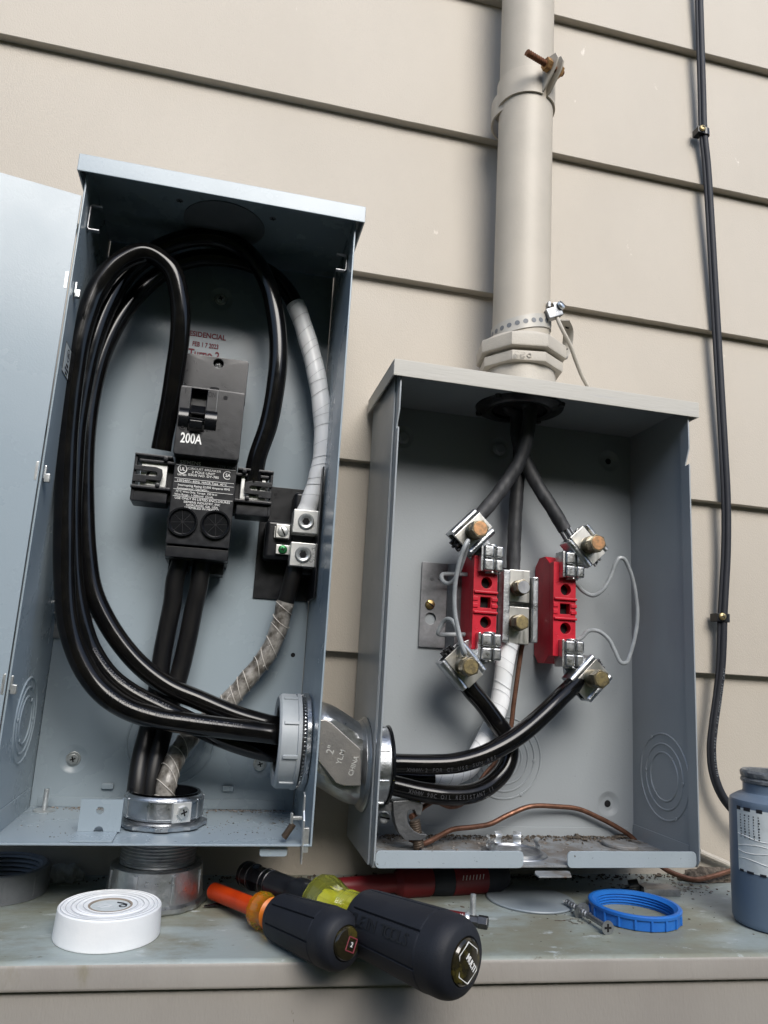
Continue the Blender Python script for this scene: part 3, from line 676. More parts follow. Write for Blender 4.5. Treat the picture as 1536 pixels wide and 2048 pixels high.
# continuing through the nipple into the right box
E1 = path([(780, 1527, -.074), (799, 1527.5, -.074), (861, 1529, -.076), (912, 1526, -.078), (963, 1512, -.080), (1014, 1486, -.078), (1050, 1461, -.074), (1090, 1426, -.068), (1122, 1394, -.062), (1145, 1372, -.056), (1170, 1350, -.050)])
E2 = path([(780, 1569, -.068), (797, 1573, -.068), (845, 1584, -.069), (895, 1590, -.069), (946, 1586, -.066), (984, 1566, -.060), (1010, 1536, -.054), (1019, 1505, -.050), (1013, 1475, -.047), (990, 1441, -.046), (963, 1404, -.046), (940, 1377, -.047), (925, 1350, -.048)])
E3 = path([(780, 1556, -.052), (800, 1556, -.050), (830, 1557, -.048), (866, 1556, -.044), (905, 1551, -.040), (938, 1533, -.034), (962, 1496, -.030), (984, 1452, -.028), (998, 1410, -.027), (1004, 1370, -.028), (1011, 1320, -.030), (1020, 1285, -.032)])
def cable_thing(name, pts_list, r, label, group, M, jacket='jacket', n=20):
    c = sum((p for p in pts_list[0]), V((0, 0, 0))) / len(pts_list[0])
    th = thing(name, c, label, 'cable', group); m = MB()
    for p in pts_list: m.tube(p, r, n)
    return th, m
GC = 'thick black cables looped through both boxes'
for A, B_, lab, pr in ((C1, E1, 'front glossy black cable of the loop, rising from the left side lug of the breaker', 1),
                      (C2, E2, 'glossy black cable arching over the top from the right side lug of the breaker', 2),
                      (C3, E3, 'black cable finished with white tape, running to the upper square lug in left box', 3)):
    th = thing('power_cable', A[0], lab, 'cable', GC)
    if pr == 3:
        kt = int(len(C3) * 7 / 33.0); ke = int(len(E3) * 2.9 / 11)
        m = MB(); m.tube(C3[kt:] + E3[:ke + 2], cr * .97, 20); m.build('jacket', M_black, th)
        for pp, w_, pitch in ((C3[:kt + 2], 47, .012), (E3[ke:], 31, .011)):
            m = MB(); m.m(0).tube(pp, lambda x: cr * (1.06 + .028 * math.sin(x * w_)), 24); m.m(1); wrapped(m, pp, cr * 1.08, pitch); m.build('white_tape', [M_whitetape, M_tapeline], th)
        m = MB(); m.cyl(C3[0] + V((0, 0, -.004)), C3[3], .0072, n=20); m.build('conductor', M_alu, th)
    else:
        m = MB(); m.tube(A + B_, lambda x: cr * (1 + .012 * math.sin(x * 63 + pr) + .008 * math.sin(x * 171)), 20); m.build('jacket', M_black, th)
        for k in (0, 1):
            m = MB()
            if pr == 1 and k: printed(m, B_, cr, 'XHHW-2 FOR CT USE SUN RES', .012, .0052, (0.05, -1, -.5))
            elif pr == 1: printed(m, A, cr, '350 KCMIL 600V XHHW-2 SUN RES FOR CT USE', arclen(A)[-1] - .185, .0046, (.1, -1, .45))
            elif k: printed(m, B_, cr, 'XHHW 90C OIL RESISTANT II', .014, .0052, (.1, -1, -.1))
            else: printed(m, A, cr, 'COMPACT STRANDED 4/0 AWG SUN RES', arclen(A)[-1] - .225, .0042, (.1, -1, .65))
            m.build('cable_print', M_print, th)
GD = 'cables dropping to the bottom fitting of the left box'
for pl, lab in (([(366, 1095, -.040), (362, 1120, -.040), (350, 1160, -.039), (345, 1205, -.037), (335, 1255, -.035), (324, 1313, -.034), (316, 1373, -.034), (298, 1457, -.040), (283, 1516, -.050), (274, 1580, -.058), (270, 1640, -.060)], 'left one of two dusty black cables dropping from the breaker to the bottom fitting'),
               ([(408, 1100, -.040), (404, 1130, -.040), (396, 1180, -.039), (388, 1215, -.037), (376, 1276, -.035), (362, 1336, -.034), (346, 1392, -.034), (325, 1467, -.040), (311, 1520, -.050), (300, 1580, -.056), (296, 1640, -.058)], 'right one of two dusty black cables dropping from the breaker to the bottom fitting')):
    pts = path(pl); th, m = cable_thing('load_cable', [pts], .0083, lab, GD, None); m.build('jacket', M_dusty, th)
    m = MB(); m.tube(pts[:14], .0066, 14); 
    for k in range(12):
        A = k * math.pi / 6; o_ = V((math.cos(A), math.sin(A), 0)) * .0068; m.tube([p + o_ for p in pts[:10]], .0012, 6)
    m.build('strands', M_copper, th)
D3 = path([(594, 1120, -.034), (586, 1150, -.034), (577, 1185, -.032), (569, 1212, -.030), (558, 1256, -.027), (535, 1308, -.025), (502, 1350, -.024), (470, 1388, -.024), (440, 1418, -.025), (397, 1457, -.032), (361, 1498, -.044), (341, 1541, -.056), (331, 1580, -.062), (326, 1640, -.064)])
th = thing('load_cable', D3[0], 'cable wrapped in dirty white tape curving down to the bottom fitting', 'cable', GD); kt = 27
m = MB(); m.tube(D3[:kt + 1], .0080, 18); m.build('jacket', M_dusty, th)
m = MB(); m.m(0).tube(D3[kt:], lambda x: .0083 + .0003 * math.sin(x * 60), 20); m.m(1); wrapped(m, D3[kt:], .0087, .0115, tilt=.75)
m.build('dirty_tape', [M_dirtytape, M_tapeline2], th)

# ================================================================== offset nipple between the boxes
bx0, bx1, bz0, bz1, bd, bb = .0825, .3831, -.0548, .3760, -.1135, -.0042
ya_ = -.0665; cA = PX(612, 1482, ax1 - t); cA = V((ax1, ya_, P(605, 1482, ya_).z)); cB = V((bx0, -.062, P(795, 1529, -.062).z))
nip = thing('offset_nipple', (.057, -.065, cB.z - .03), 'cast zinc offset nipple joining the two grey boxes, pale bushing on its left end', 'conduit fitting')
def threaded(m, c, d, r, L, pitch=.0022, n=40):
    pr = [(r - .003, 0)]; k = 0
    while k * pitch < L: pr += [(r - .0008, k * pitch), (r, k * pitch + pitch * .5)]; k += 1
    pr += [(r - .0008, L), (r - .003, L)]
    m.lathe(pr, c, d, n)
def bushing(m, c, d, r, L, bore, ribs, flat=0):
    m.lathe([(bore, 0), (bore, L - .004), (bore + .0015, L - .001), (bore + .004, L), (r - .002, L), (r - .0002, L - .0018), (r, L - .005), (r, .0035), (r + .0012, .003), (r + .0012, 0), (bore, 0)], c, d, 64)
    u, v, a = basis(d); c = V(c)
    for k in range(ribs):
        A = 2 * math.pi * k / ribs + .3; o = u * math.cos(A) + v * math.sin(A)
        m.box(c + o * (r + .0004) + a * (L * .46), (.0022, .0032, L * .70), .0007, Matrix((o, a.cross(o), a)).transposed())
m = MB(); threaded(m, cA + V((.003, 0, 0)), -X_, .0298, .026); m.lathe([(.026, -.002), (.026, .028)], cA, -X_, 40); m.build('thread', M_zincdull, nip)
m = MB(); bushing(m, cA - V((.0105, 0, 0)), -X_, .0388, .0185, .0275, 9); m.build('plastic_bushing', M_bushing, nip)
m = MB(); m.m(0).lathe([(.029, 0), (.0385, 0), (.0395, .0008), (.0395, .0040), (.0385, .0048), (.029, .0048)], cA - V((.0022, 0, 0)), -X_, 72, wob=lambda r, h, a: r + (.0012 * (math.sin(a * 10) > .2) if r > .035 else 0))
for k in range(72):
    A = 2 * math.pi * k / 72; o = V((0, math.cos(A), math.sin(A))); m.box(cA - V((.0080, 0, 0)) + o * .0382, (.0014, .0012, .0018), .0002, Matrix((X_, o.cross(X_), o)).transposed())
m.build('locknut', M_zinc, nip)
m = MB(); bushing(m, cB + V((.004, 0, 0)), X_, .0335, .0150, .0262, 8); m.build('metal_bushing', M_zinc, nip)
m = MB(); m.lathe([(.0262, .0188), (.0300, .0196), (.0330, .0192), (.0338, .0210), (.0300, .0222), (.0262, .0215)], cB, X_, 56); m.build('bushing_liner', M_plasticsh, nip)
# cast body: oval hub A -> offset -> hub B
m = MB(); b = bmesh.new(); g0, g1 = ax1 + .0003, bx0 - .0003; rings_ = []
for i in range(22):
    s = i / 21; x = g0 + (g1 - g0) * s; e = s * s * (3 - 2 * s); cy = cA.y + (cB.y - cA.y) * e; cz_ = cA.z + (cB.z - cA.z) * e
    rr = .0335 + .0035 * math.sin(math.pi * s); rr = rr * (1 - .06 * math.exp(-((s) / .1) ** 2)) + (.003 if s > .9 else 0)
    ring = []
    for k in range(56):
        A = 2 * math.pi * k / 56; cx_, sx_ = math.cos(A), math.sin(A); q = rr
        yy, zz = q * cx_, q * sx_
        if .07 < s < .88: yy = max(yy, -.0265 - .0010 * math.cos(s * 6))
        ring.append(b.verts.new((x, cy + yy, cz_ + zz)))
    rings_.append(ring)
for i in range(21):
    for k in range(56): b.faces.new((rings_[i][k], rings_[i][(k + 1) % 56], rings_[i + 1][(k + 1) % 56], rings_[i + 1][k]))
bmesh.ops.recalc_face_normals(b, faces=b.faces); m.m(0)._merge(b)
Ud = V((.28, 0, 1)).normalized(); Wd = V((-1, 0, .28)).normalized()
m.lathe([(.030, 0), (.0395, 0), (.0400, -.0012), (.0385, -.0035), (.034, -.006)], cB - V((.0004, 0, 0)), X_, 56)
m.build('cast_body', M_castdull, nip, ang=28)

fy = min(cA.y, cB.y) - .0292
pd = [P(*p, fy) for p in ((637, 1440), (652, 1439), (664, 1446), (722, 1499), (722, 1572), (688, 1572), (672, 1566), (637, 1522))][::-1]
m = MB(); m.plate([(q.x, q.z) for q in pd], (0, fy + .006, 0), X_, Z_, .006, bev=.0009); face_ = m.build('cast_face', M_castface, nip)
m = MB()
for s2, px, py, sz in (('2"', 662, 1500, .0090), ('YL.M', 682, 1514, .0064), ('CHINA', 707, 1532, .0058)):
    m.text(s2, sz, P(px, py, fy - .0001), Ud, Wd, .9, .010)
m.build('cast_lettering', M_plated, face_)

# ================================================================== bottom fitting of the left box
hc = V((-.0845, -.068, az0 + t))
hub = thing('conduit_fitting', (hc.x, hc.y, LZ), 'cast zinc conduit fitting through the floor of the left box, coupling standing on the ledge', 'conduit fitting')
rB = P(405, 1640, -.068).x - P(247, 1632, -.068).x; rB = rB / 2
m = MB(); zb = az0 + t
m.lathe([(.0275, .0075), (rB - .001, .0075), (rB, .0085), (rB, .0225), (rB - .0012, .0245), (.0290, .0255), (.0275, .0245)], (hc.x, hc.y, zb), Z_, 64, closed=True)
for k in range(9):
    A = 2 * math.pi * k / 9 + .18; o = V((math.cos(A), math.sin(A), 0)); m.box(V((hc.x, hc.y, zb + .0156)) + o * rB, (.0016, .0024, .0150), .0005, Matrix((o, Z_.cross(o), Z_)).transposed())
for zz in (.0092, .0222): m.lathe([(rB - .001, -.0006), (rB + .0007, -.0003), (rB + .0007, .0003), (rB - .001, .0006)], (hc.x, hc.y, zb + zz), Z_, 64)
bush = m.build('grounding_bushing', M_zinc, hub)
dirS = (P(366, 1622, hc.y - rB) - hc); dirS.z = 0; dirS = V((dirS.x, -.03, 0)).normalized(); 
m = MB(); sp = V((hc.x, hc.y, zb + .0150)) + dirS * (rB + .0002); m.m(0).box(sp, (.003, .0155, .0150), .0005, Matrix((dirS, Z_.cross(dirS), Z_)).transposed()); pad = m.build('screw_pad', M_plated, bush)
m = MB(); screw(m, sp + dirS * .0014 + V((0, 0, .0005)), dirS, .0050, 'phillips', .0032, 0, True); m.build('bushing_screw', [M_screw, M_dark], bush)
m = MB(); m.lathe([(.0262, .0235), (.0262, .0262), (.0282, .0270), (rB - .0055, .0268), (rB - .0042, .0254), (.0285, .0250)], (hc.x, hc.y, zb), Z_, 64, closed=True); m.lathe([(.0262, .0262), (.0262, -.03)], (hc.x, hc.y, zb), Z_, 48); m.build('black_liner', M_plasticsh, hub)
m = MB(); m.lathe([(.0295, .0008), (rB + .001, .0008), (rB + .002, .0016), (rB + .002, .0040), (rB + .001, .0048), (.0295, .0048)], (hc.x, hc.y, zb), Z_, 72, wob=lambda r, h, a: r + (.0024 * (math.sin(a * 8 + 1) > .1) if r > .033 else 0)); m.build('locknut', M_zinc, hub)
m = MB(); threaded(m, (hc.x, hc.y, zb - .045), Z_, .0300, .052, .0024, 64); m.build('threaded_nipple', M_zincdull, hub)
rC = (P(399, 1765, hc.y).x - P(203, 1765, hc.y).x) / 2; zc0, zc1 = LZ + .0006, P(300, 1742, hc.y - .03).z
m = MB(); H = zc1 - zc0
m.lathe([(.0305, 0), (rC + .0015, 0), (rC + .0026, .0012), (rC + .0026, .0040), (rC, .0058), (rC - .0022, H - .0012), (rC - .0040, H), (.0305, H)], (hc.x, hc.y, zc0), Z_, 84, wob=lambda r, h, a: r + (.0006 * math.sin(a * 70) if r > rC + .001 else 0))
for k in range(8):
    A = 2 * math.pi * k / 8 + .42; o = V((math.cos(A), math.sin(A), 0)); m.box(V((hc.x, hc.y, zc0 + H * .55)) + o * (rC - .0012), (.0022, .0034, H * .74), .0007, Matrix((o, Z_.cross(o), Z_)).transposed())
m.build('coupling', M_zinc, hub)
# ================================================================== meter socket enclosure (right box)
met = thing('meter_enclosure', ((bx0 + bx1) / 2, -.055, bz0), 'open weathered grey meter socket box, the shorter right box, with beige hood and dirty floor', 'electrical box')
jo = .0018; fl = .0135
scr2 = [P(1218, 922, bb), P(1000, 897, bb), P(806, 874, bb), P(1217, 1608, bb), P(795, 1600, bb)]
m = MB()
m.plate([(bx0 + .0005, bz0 + .0005), (bx1 - .0005, bz0 + .0005), (bx1 - .0005, bz1), (bx0 + .0005, bz1)], (0, bb + .0012, 0), X_, Z_, .0012, [circ(s.x, s.z, .0124, 40) for s in scr2])
for k, s in enumerate(scr2):
    dish(m, s, -Y_)
    if k in (0, 3): m.m(1).cyl(s + V((0, .0021, 0)), s + V((0, .0017, 0)), .0034, n=18); m.m(0)
    else: m.lathe([(0, .004), (.0048, .0036), (.0056, .0025), (.0072, .0018), (.0075, 0)], s + V((0, .0022, 0)), -Y_, 24)
def side(x, sg, pz):
    z1, z2, z3 = pz; zt_ = bz1 - .004
    m.plate([(bd + fl, bz0), (bb + .003, bz0), (bb + .003, bz1), (bd + fl, bz1)], (x, 0, 0), Y_, Z_, t * sg, bev=.0004)
    m.plate([(bd, bz0 + .006), (bd + .004, bz0 + .0005), (bd + fl + .0004, bz0 + .0005), (bd + fl + .0004, bz1 - .0005), (bd + .005, bz1 - .0005), (bd, zt_ - .004), (bd, z1), (bd + .0062, z2), (bd + .0062, z3 - .0006), (bd, z3)], (x + sg * jo, 0, 0), Y_, Z_, t * sg, bev=.0005)
side(bx0, 1, (P(790, 817, bd).z, P(786, 840, bd).z, P(790, 852, bd).z))
side(bx1, -1, (P(1383, 897, bd).z, P(1376, 924, bd).z, P(1383, 928, bd).z))
m.bx((bx0 + t + .0001, bd + .002, bz1 - t), (bx1 - t - .0001, bb - .0003, bz1), .0004)
fz = P(757, 1677, bb).z; m.bx((bx0 + .006, bb - .0012, bz0 + t), (bx1 - .008, bb - .0001, P(1200, 1655, bb).z), .0003)
q0, q1 = PX(1268, 1648, bx1 - t), PX(1380, 1691, bx1 - t)
m.plate([(q0.y, q0.z - .02), (q1.y, bz0 + t), (q1.y, q1.z), (q0.y, q0.z)], (bx1 - t - .0001, 0, 0), Y_, Z_, -.0011, bev=.0003)
m.build('body', [M_steel2, M_dark], met)
m = MB(); m.bx((bx0 + t + .0001, bd + .0045, bz0), (bx1 - t - .0001, bb - .0003, bz0 + t), .0003)
q = PZ(800, 1690, bz0 + t); rings(m, (q.x, q.y, bz0 + t), Z_, (.030, .022, .013), .0006, .001)
m.build('floor', M_dirtysteel, met)
zl = P(749, 1703, bd).z
m = MB(); xg0, xg1 = P(1050, 1720, bd).x, P(1138, 1720, bd).x
for xa, xb in ((bx0 + jo + t + .0006, xg0), (xg1, bx1 - jo - t - .0006)):
    o = rrect(xa, bz0, xb, zl, .004, 4); m.plate(o, (0, bd + .0042, 0), X_, Z_, .0016, bev=.0005)
m.build('bottom_lip', M_lip, met)
m = MB(); b = bmesh.new(); q = P(1095, 1733, bd)
pts = [(-.0150, .006), (-.013, -.0005), (.0165, -.0022), (.0178, .001), (.010, .0045), (.0085, .009), (-.015, .0085)]
m.plate([(q.x + x, -bd + .006 - y) for x, y in [( -.016, -.004), (-.012, .004), (.0165, .0035), (.0178, .0005), (.013, -.012), (-.016, -.012)]][::1], (0, 0, bz0 - .0006), X_, -Y_, .0014, bev=.0004)
m.build('bent_tab', M_dirtysteel, met)
m = MB(); c = P(1008, 1515, bb); rings(m, c, -Y_, (.0395, .0325, .0255, .0185)); m.build('knockout', M_steel2, met); m = MB(); c = PX(1328, 1553, bx1 - t); rings(m, c, -X_, (.0400, .0305, .0225)); m.build('knockout', M_steel2, met)
m = MB(); q = PZ(1240, 1692, bz0 + t)
m.lathe([(0, .0028), (.0165, .0028), (.0172, .002), (.0172, 0)], (q.x, q.y, bz0 + t), V((.05, 0, 1)), 40); m.build('floor_knockout', M_dirtysteel, met)
# hood
hy = bd - .0045
h = [P(*p, hy) for p in ((789, 716), (787, 750), (1398, 805), (1399, 835))]
hx0, hx1 = (h[0].x + h[1].x) / 2, (h[2].x + h[3].x) / 2; hz1, hz0 = (h[0].z + h[2].z) / 2, (h[1].z + h[3].z) / 2
hx0 = min(hx0, bx0 - .0022); hx1 = max(hx1, bx1 + .002)
m = MB(); m.bx((hx0, hy, hz0), (hx1, hy + .0016, hz1), .0008)
for x in (hx0, hx1 - .0016): m.plate([(hy + .0018, hz0 + .0005), (.0, hz0 + .0005), (.0, hz1 - .0017), (hy + .0018, hz1 - .0017)], (x, 0, 0), Y_, Z_, .0016, bev=.0003)
hubc = PZ(1045, 802, bz1)
m.bx((hx0, hy + .0018, hz1 - .0015), (hx1, .0005, hz1), .0005)
m.build('hood', M_hood, met)

# hub flange seen under the ceiling
CX, CY, cR = .2270, -.0500, .03015
m = MB(); cz = bz1 - t
m.m(0).lathe([(.0285, 0), (.0285, -.004), (.0330, -.0045), (.0350, -.0025), (.0445, -.0018), (.0455, 0)], (CX, CY, cz), Z_, 64, wob=lambda r, h, a: r + (.0016 * (math.sin(a * 14) > 0) if .034 < r < .040 else 0))
m.m(1).cyl((CX, CY, cz - .0006), (CX, CY, cz - .0002), .0286, n=48)
m.m(0)
for k in range(4):
    A = R(45 + 90 * k); m.lathe([(0, -.004), (.003, -.0035), (.0038, 0)], (CX + .048 * math.cos(A), CY + .040 * math.sin(A), cz), Z_, 16)
m.build('hub_flange', [M_tool, M_dark], met)

# ------------------------------------------------------------------ terminals
def mbx(m, Mx, det):
    bmesh.ops.transform(m.bm, matrix=Mx, verts=m.bm.verts)
    if det < 0: bmesh.ops.reverse_faces(m.bm, faces=m.bm.faces)
ca, sa = math.cos(R(46)), math.sin(R(46))
SL = 1.2
def terminal(th, jx, jz, sx, sz, head, rot_head, L):
    Y0 = -.0415
    def LU(p, q): return (L[0] + SL * (-p * ca + q * sa), L[1] + SL * (p * sa + q * ca))
    Mx = Matrix(((sx, 0, 0, jx), (0, 0, -1, Y0), (0, sz, 0, jz), (0, 0, 0, 1))); det = sx * sz
    jaw = MB(); o_ = 1 if sx < 0 else -1      # wide finger on the left for both blocks
    for a0, a1, hh in ((.0004, .0108, .0195), (-.0094, -.0012, .0190)):
        for b0, b1 in ((.0006, .0126), (-.0126, -.0006)):
            x0, x1 = sorted((a0 * o_, a1 * o_)); jaw.bx((x0, b0, .003), (x1, b1, hh), .0020, 3)
    x0, x1 = sorted((.0112 * o_, .0138 * o_)); jaw.bx((x0, -.0132, .000), (x1, .0132, .0180), .0008)
    jaw.bx((-.0090, -.0108, .000), (.0095, .0108, .0120), .0008)
    jaw.cyl((0, .0124, .008), (0, .0144, .008), .0066, n=28, bev=.0005); jaw.cyl((0, -.0144, .008), (0, -.0124, .008), .0066, n=28, bev=.0005)
    mbx(jaw, Mx, det); J = jaw.build('jaw', M_jaw, th)
    arm = MB(); pl = [(-.008, -.008), (.006, -.011), LU(-.012, -.0135), LU(-.012, -.009), LU(.012, -.009), (-.004, .0130), (-.010, .010)]
    arm.plate(pl, (0, 0, -.002), (1, 0, 0), (0, 1, 0), .0035, bev=.0005)
    Rr = Matrix.Rotation(math.atan2(sa, -ca), 3, 'Z')
    def lb(mm, p, q, n, sp, sq, sn, bev=.0004):
        x, y = LU(p, q); mm.box((x, y, n), (sp * SL, sq * SL, sn), bev, Rr)
    lb(arm, 0, 0, .0015, .0275, .0235, .003)
    for s in (1, -1):
        lb(arm, 0, s * .0112, .0095, .0275, .0026, .0185)
        x0, y0_ = LU(-.0137, s * .0106); x1, y1_ = LU(.0137, s * .0106); arm.cyl((x0, y0_, .0180), (x1, y1_, .0180), .0034, n=20, bev=.0003)
    mbx(arm, Mx, det); arm.build('lug_channel', M_zinc, th)
    cl = MB(); lb(cl, .0005, 0, .0186, .0295, .0158, .0030); lb(cl, .0005, 0, .0156, .0280, .0186, .0024)
    mbx(cl, Mx, det); K = cl.build('clamp_plate', M_alu, th)
    bo = MB(); x, y = LU(0, 0); bo.m(0).cyl((x, y, .0198), (x, y, .0310), .0084, n=36, bev=.0006)
    for k in range(5): bo.lathe([(.0080, 0), (.0088, .0006), (.0080, .0012)], (x, y, .0215 + k * .0016), (0, 0, 1), 36)
    bo.cyl((x, y, .0305), (x, y, .0402), .0090, n=6, bev=.0006, up=(math.cos(rot_head), math.sin(rot_head), 0)); bo.m(1).cyl((x, y, .0400), (x, y, .0407), .0068, n=32, bev=.0003)
    mbx(bo, Mx, det); bo.build('bolt', [M_bolt, head], K)
    wt = MB()
    for k in range(14):
        if k < 6: A, rr = k * math.pi / 3, .0029
        else: A, rr = k * math.pi / 4, .0058
        x0, y0_ = LU(-.0158 - .0013 * (k % 3), 0 + rr * math.cos(A) / SL); x1, y1_ = LU(.0150, rr * math.cos(A) / SL)
        wt.cyl((x0, y0_, .0088 + rr * .85 * math.sin(A)), (x1, y1_, .0088 + rr * .85 * math.sin(A)), .00145, n=10)
    mbx(wt, Mx, det)
    return wt
def red_block(px, label, sx, tops, yc, jdx, Ls):
    xa, xb = P(px[0], 1220, -.050).x, P(px[1], 1220, -.050).x; xc = (xa + xb) / 2
    z1, z0 = P((px[0] + px[1]) / 2, yc - 94, -.050).z, P((px[0] + px[1]) / 2, yc + 94, -.050).z; zc = (z0 + z1) / 2; hh = (z1 - z0) / 2
    th = thing('terminal_block', (xc, -.006, zc - hh - .008), label, 'terminal block', 'red terminal blocks of the meter socket')
    m = MB(); prof = [(-.006, hh * .98), (-.0160, hh + .0075), (-.0300, hh + .0075), (-.0420, hh - .0010), (-.0420, -hh + .0010), (-.0300, -hh - .0075), (-.0160, -hh - .0075), (-.006, -hh * .98)]
    m.plate([(y, zc + z) for y, z in prof], (xa, 0, 0), Y_, Z_, xb - xa, bev=.0005)
    w = (xb - xa) / 2; s = .0056
    m.plate([(xa, zc - hh), (xb, zc - hh), (xb, zc + hh), (xa, zc + hh)], (0, -.0421, 0), X_, Z_, .0085, [circ(xc + .0012, zc + .0192, s, 32), circ(xc + .0012, zc - .0192, s, 32), [(xc - .0048, zc - .0052), (xc + .0058, zc - .0052), (xc + .0058, zc + .0052), (xc - .0048, zc + .0052)]], bev=.0004)
    for k in (1, -1):
        m.bx((xa + .0006, -.0532, zc + k * .0098 - .0012), (xb + .0004, -.0500, zc + k * .0098 + .0012), .0007)
        m.bx((xb - .0056, -.0520, zc + k * .0032 - .0018), (xb + .0006, -.0500, zc + k * .0032 + .0018), .0005)
        m.bx((xa - .0002, -.0516, zc + k * .0034 - .0020), (xa + .0050, -.0500, zc + k * .0034 + .0020), .0004)
    for dx, dz in ((-.0075, .026), (-.0075, -.026), (.0075, .026)): m.lathe([(.0010, 0), (.0013, .0002), (.0016, 0)], (xc + dx, -.0506, zc + dz), -Y_, 16)
    m.text('CYHO', .0042, (xb - .0026, -.0506, zc - .0192), Z_, -X_, .8, 0, .0001)
    m.m(1).bx((xa + .002, -.0424, zc - hh + .004), (xb - .002, -.0422, zc + hh - .004))
    m.build('insulator', [M_red, M_dark], th)
    jx = xc + jdx
    for sz, hd, rh, L in ((1, tops[0], .3, Ls[0]), (-1, tops[1], .9, Ls[1])):
        wt = terminal(th, jx, zc + sz * (hh - .0030), sx, sz, hd, rh, L); wt.build('wire_strands', M_tool if sx < 0 or sz < 0 else M_zincdull, th)
    return th
red_block((945, 993), 'red terminal block left of the bright centre lugs in the right box', -1, (M_bolthead, M_bolthead2), 1206, .0053, ((.0235, .0240), (.0285, .0195)))
red_block((1106, 1151), 'red terminal block right of the bright centre lugs in the right box', 1, (M_bolthead, M_bolthead2), 1219, .0075, ((.0125, .0205), (.0160, .0225)))

# mounting plate with the centre neutral
q = P(970, 1210, bb); mp = thing('mounting_plate', (q.x, bb, P(970, 1295, bb).z), 'dull galvanised mounting plate with a brass screw behind the red blocks', 'plate')
m = MB(); xa, xf = P(841, 1210, bb - .003).x, P(893, 1210, bb - .003).x; zt, zb = P(866, 1125, bb - .003).z, P(866, 1295, bb - .003).z
k_ = P(861, 1237, bb - .003)
m.plate([(xa, zb), (xf, zb), (xf, zt), (xa, zt)], (0, bb - .0014, 0), X_, Z_, .0014, [circ(k_.x, k_.z, .0058, 28)], bev=.0003)
m.plate([(xf + .0002, bb - .0014), (xf + .008, bb - .0085), (xf + .0725, bb - .0085), (xf + .0725, bb - .0100), (xf + .0074, bb - .0100), (xf + .0002, bb - .0028)], (0, 0, zb), X_, Y_, zt - zb, bev=.0002)
for px, py in ((864, 1158), (880, 1158), (886, 1252)): s = P(px, py, bb - .0028); m.lathe([(.0009, 0), (.0013, .0004), (.0018, 0)], s, -Y_, 14)
m.build('plate', M_plate, mp)
m = MB(); screw(m, P(860, 1209, bb - .003), -Y_, .0050, 'slot', .0030, a=1.0); m.build('brass_screw', [M_brass, M_dark], mp)
nY = -.040; zt, zb = P(1040, 1140, nY).z, P(1036, 1288, nY).z
xs = [P(px, 1212, nY).x for px in (1003, 1018, 1059, 1073)]
nb = thing('neutral_block', ((xs[0] + xs[3]) / 2, bb - .0102, zb), 'bright aluminium neutral block with two bolts between the red blocks in the right box', 'terminal block')
m = MB(); m.bx((xs[0] - .0028, -.0300, zb - .002), (xs[0] - .0005, -.0145, zt + .001), .0004)
m.m(0).bx((xs[0], nY - .0035, zb + .001), (xs[1] - .0003, -.0145, zt - .001), .0014, 3); m.bx((xs[2] + .0012, nY - .0050, zb + .002), (xs[3], -.0145, zt - .006), .0014, 3)
m.bx((xs[0] + .001, -.0175, zb), (xs[3] - .001, -.0142, zt), .0004)
m.bx((xs[3] + .0003, -.0180, zb + .012), (xs[3] + .0065, -.0145, zb + .040), .0004)
m.build('rails', M_zinc, nb)
m = MB(); screw(m, (xs[3] + .0038, -.0181, zb + .025), -Y_, .0034, 'slot', .0025, a=.8); m.build('small_screw', [M_screw, M_dark], nb)
zm = P(1038, 1210, nY).z
for za, zb2, pb, hd in ((zm + .0026, zt, (1034, 1177), M_galv), (zb, zm - .0020, (1031, 1246), M_bolthead2)):
    m = MB(); m.bx((xs[1], nY, za), (xs[2], -.0260, zb2), .0007); K = m.build('clamp_plate', M_alu, nb)
    c = P(pb[0], pb[1], nY); x, y, z = c; m = MB(); m.m(0).cyl((x, nY, z), (x, nY - .0085, z), .0076, n=36, bev=.0006)
    for k in range(4): m.lathe([(.0074, 0), (.0079, .0006), (.0074, .0012)], (x, nY - .0018 - k * .0015, z), -Y_, 36)
    m.cyl((x, nY - .0080, z), (x, nY - .0170, z), .0080, n=6, bev=.0010, up=(.5, 0, .8)); m.m(1).cyl((x, nY - .0168, z), (x, nY - .0175, z), .0063, n=30, bev=.0003)
    m.build('bolt', [M_bolt, hd], K)

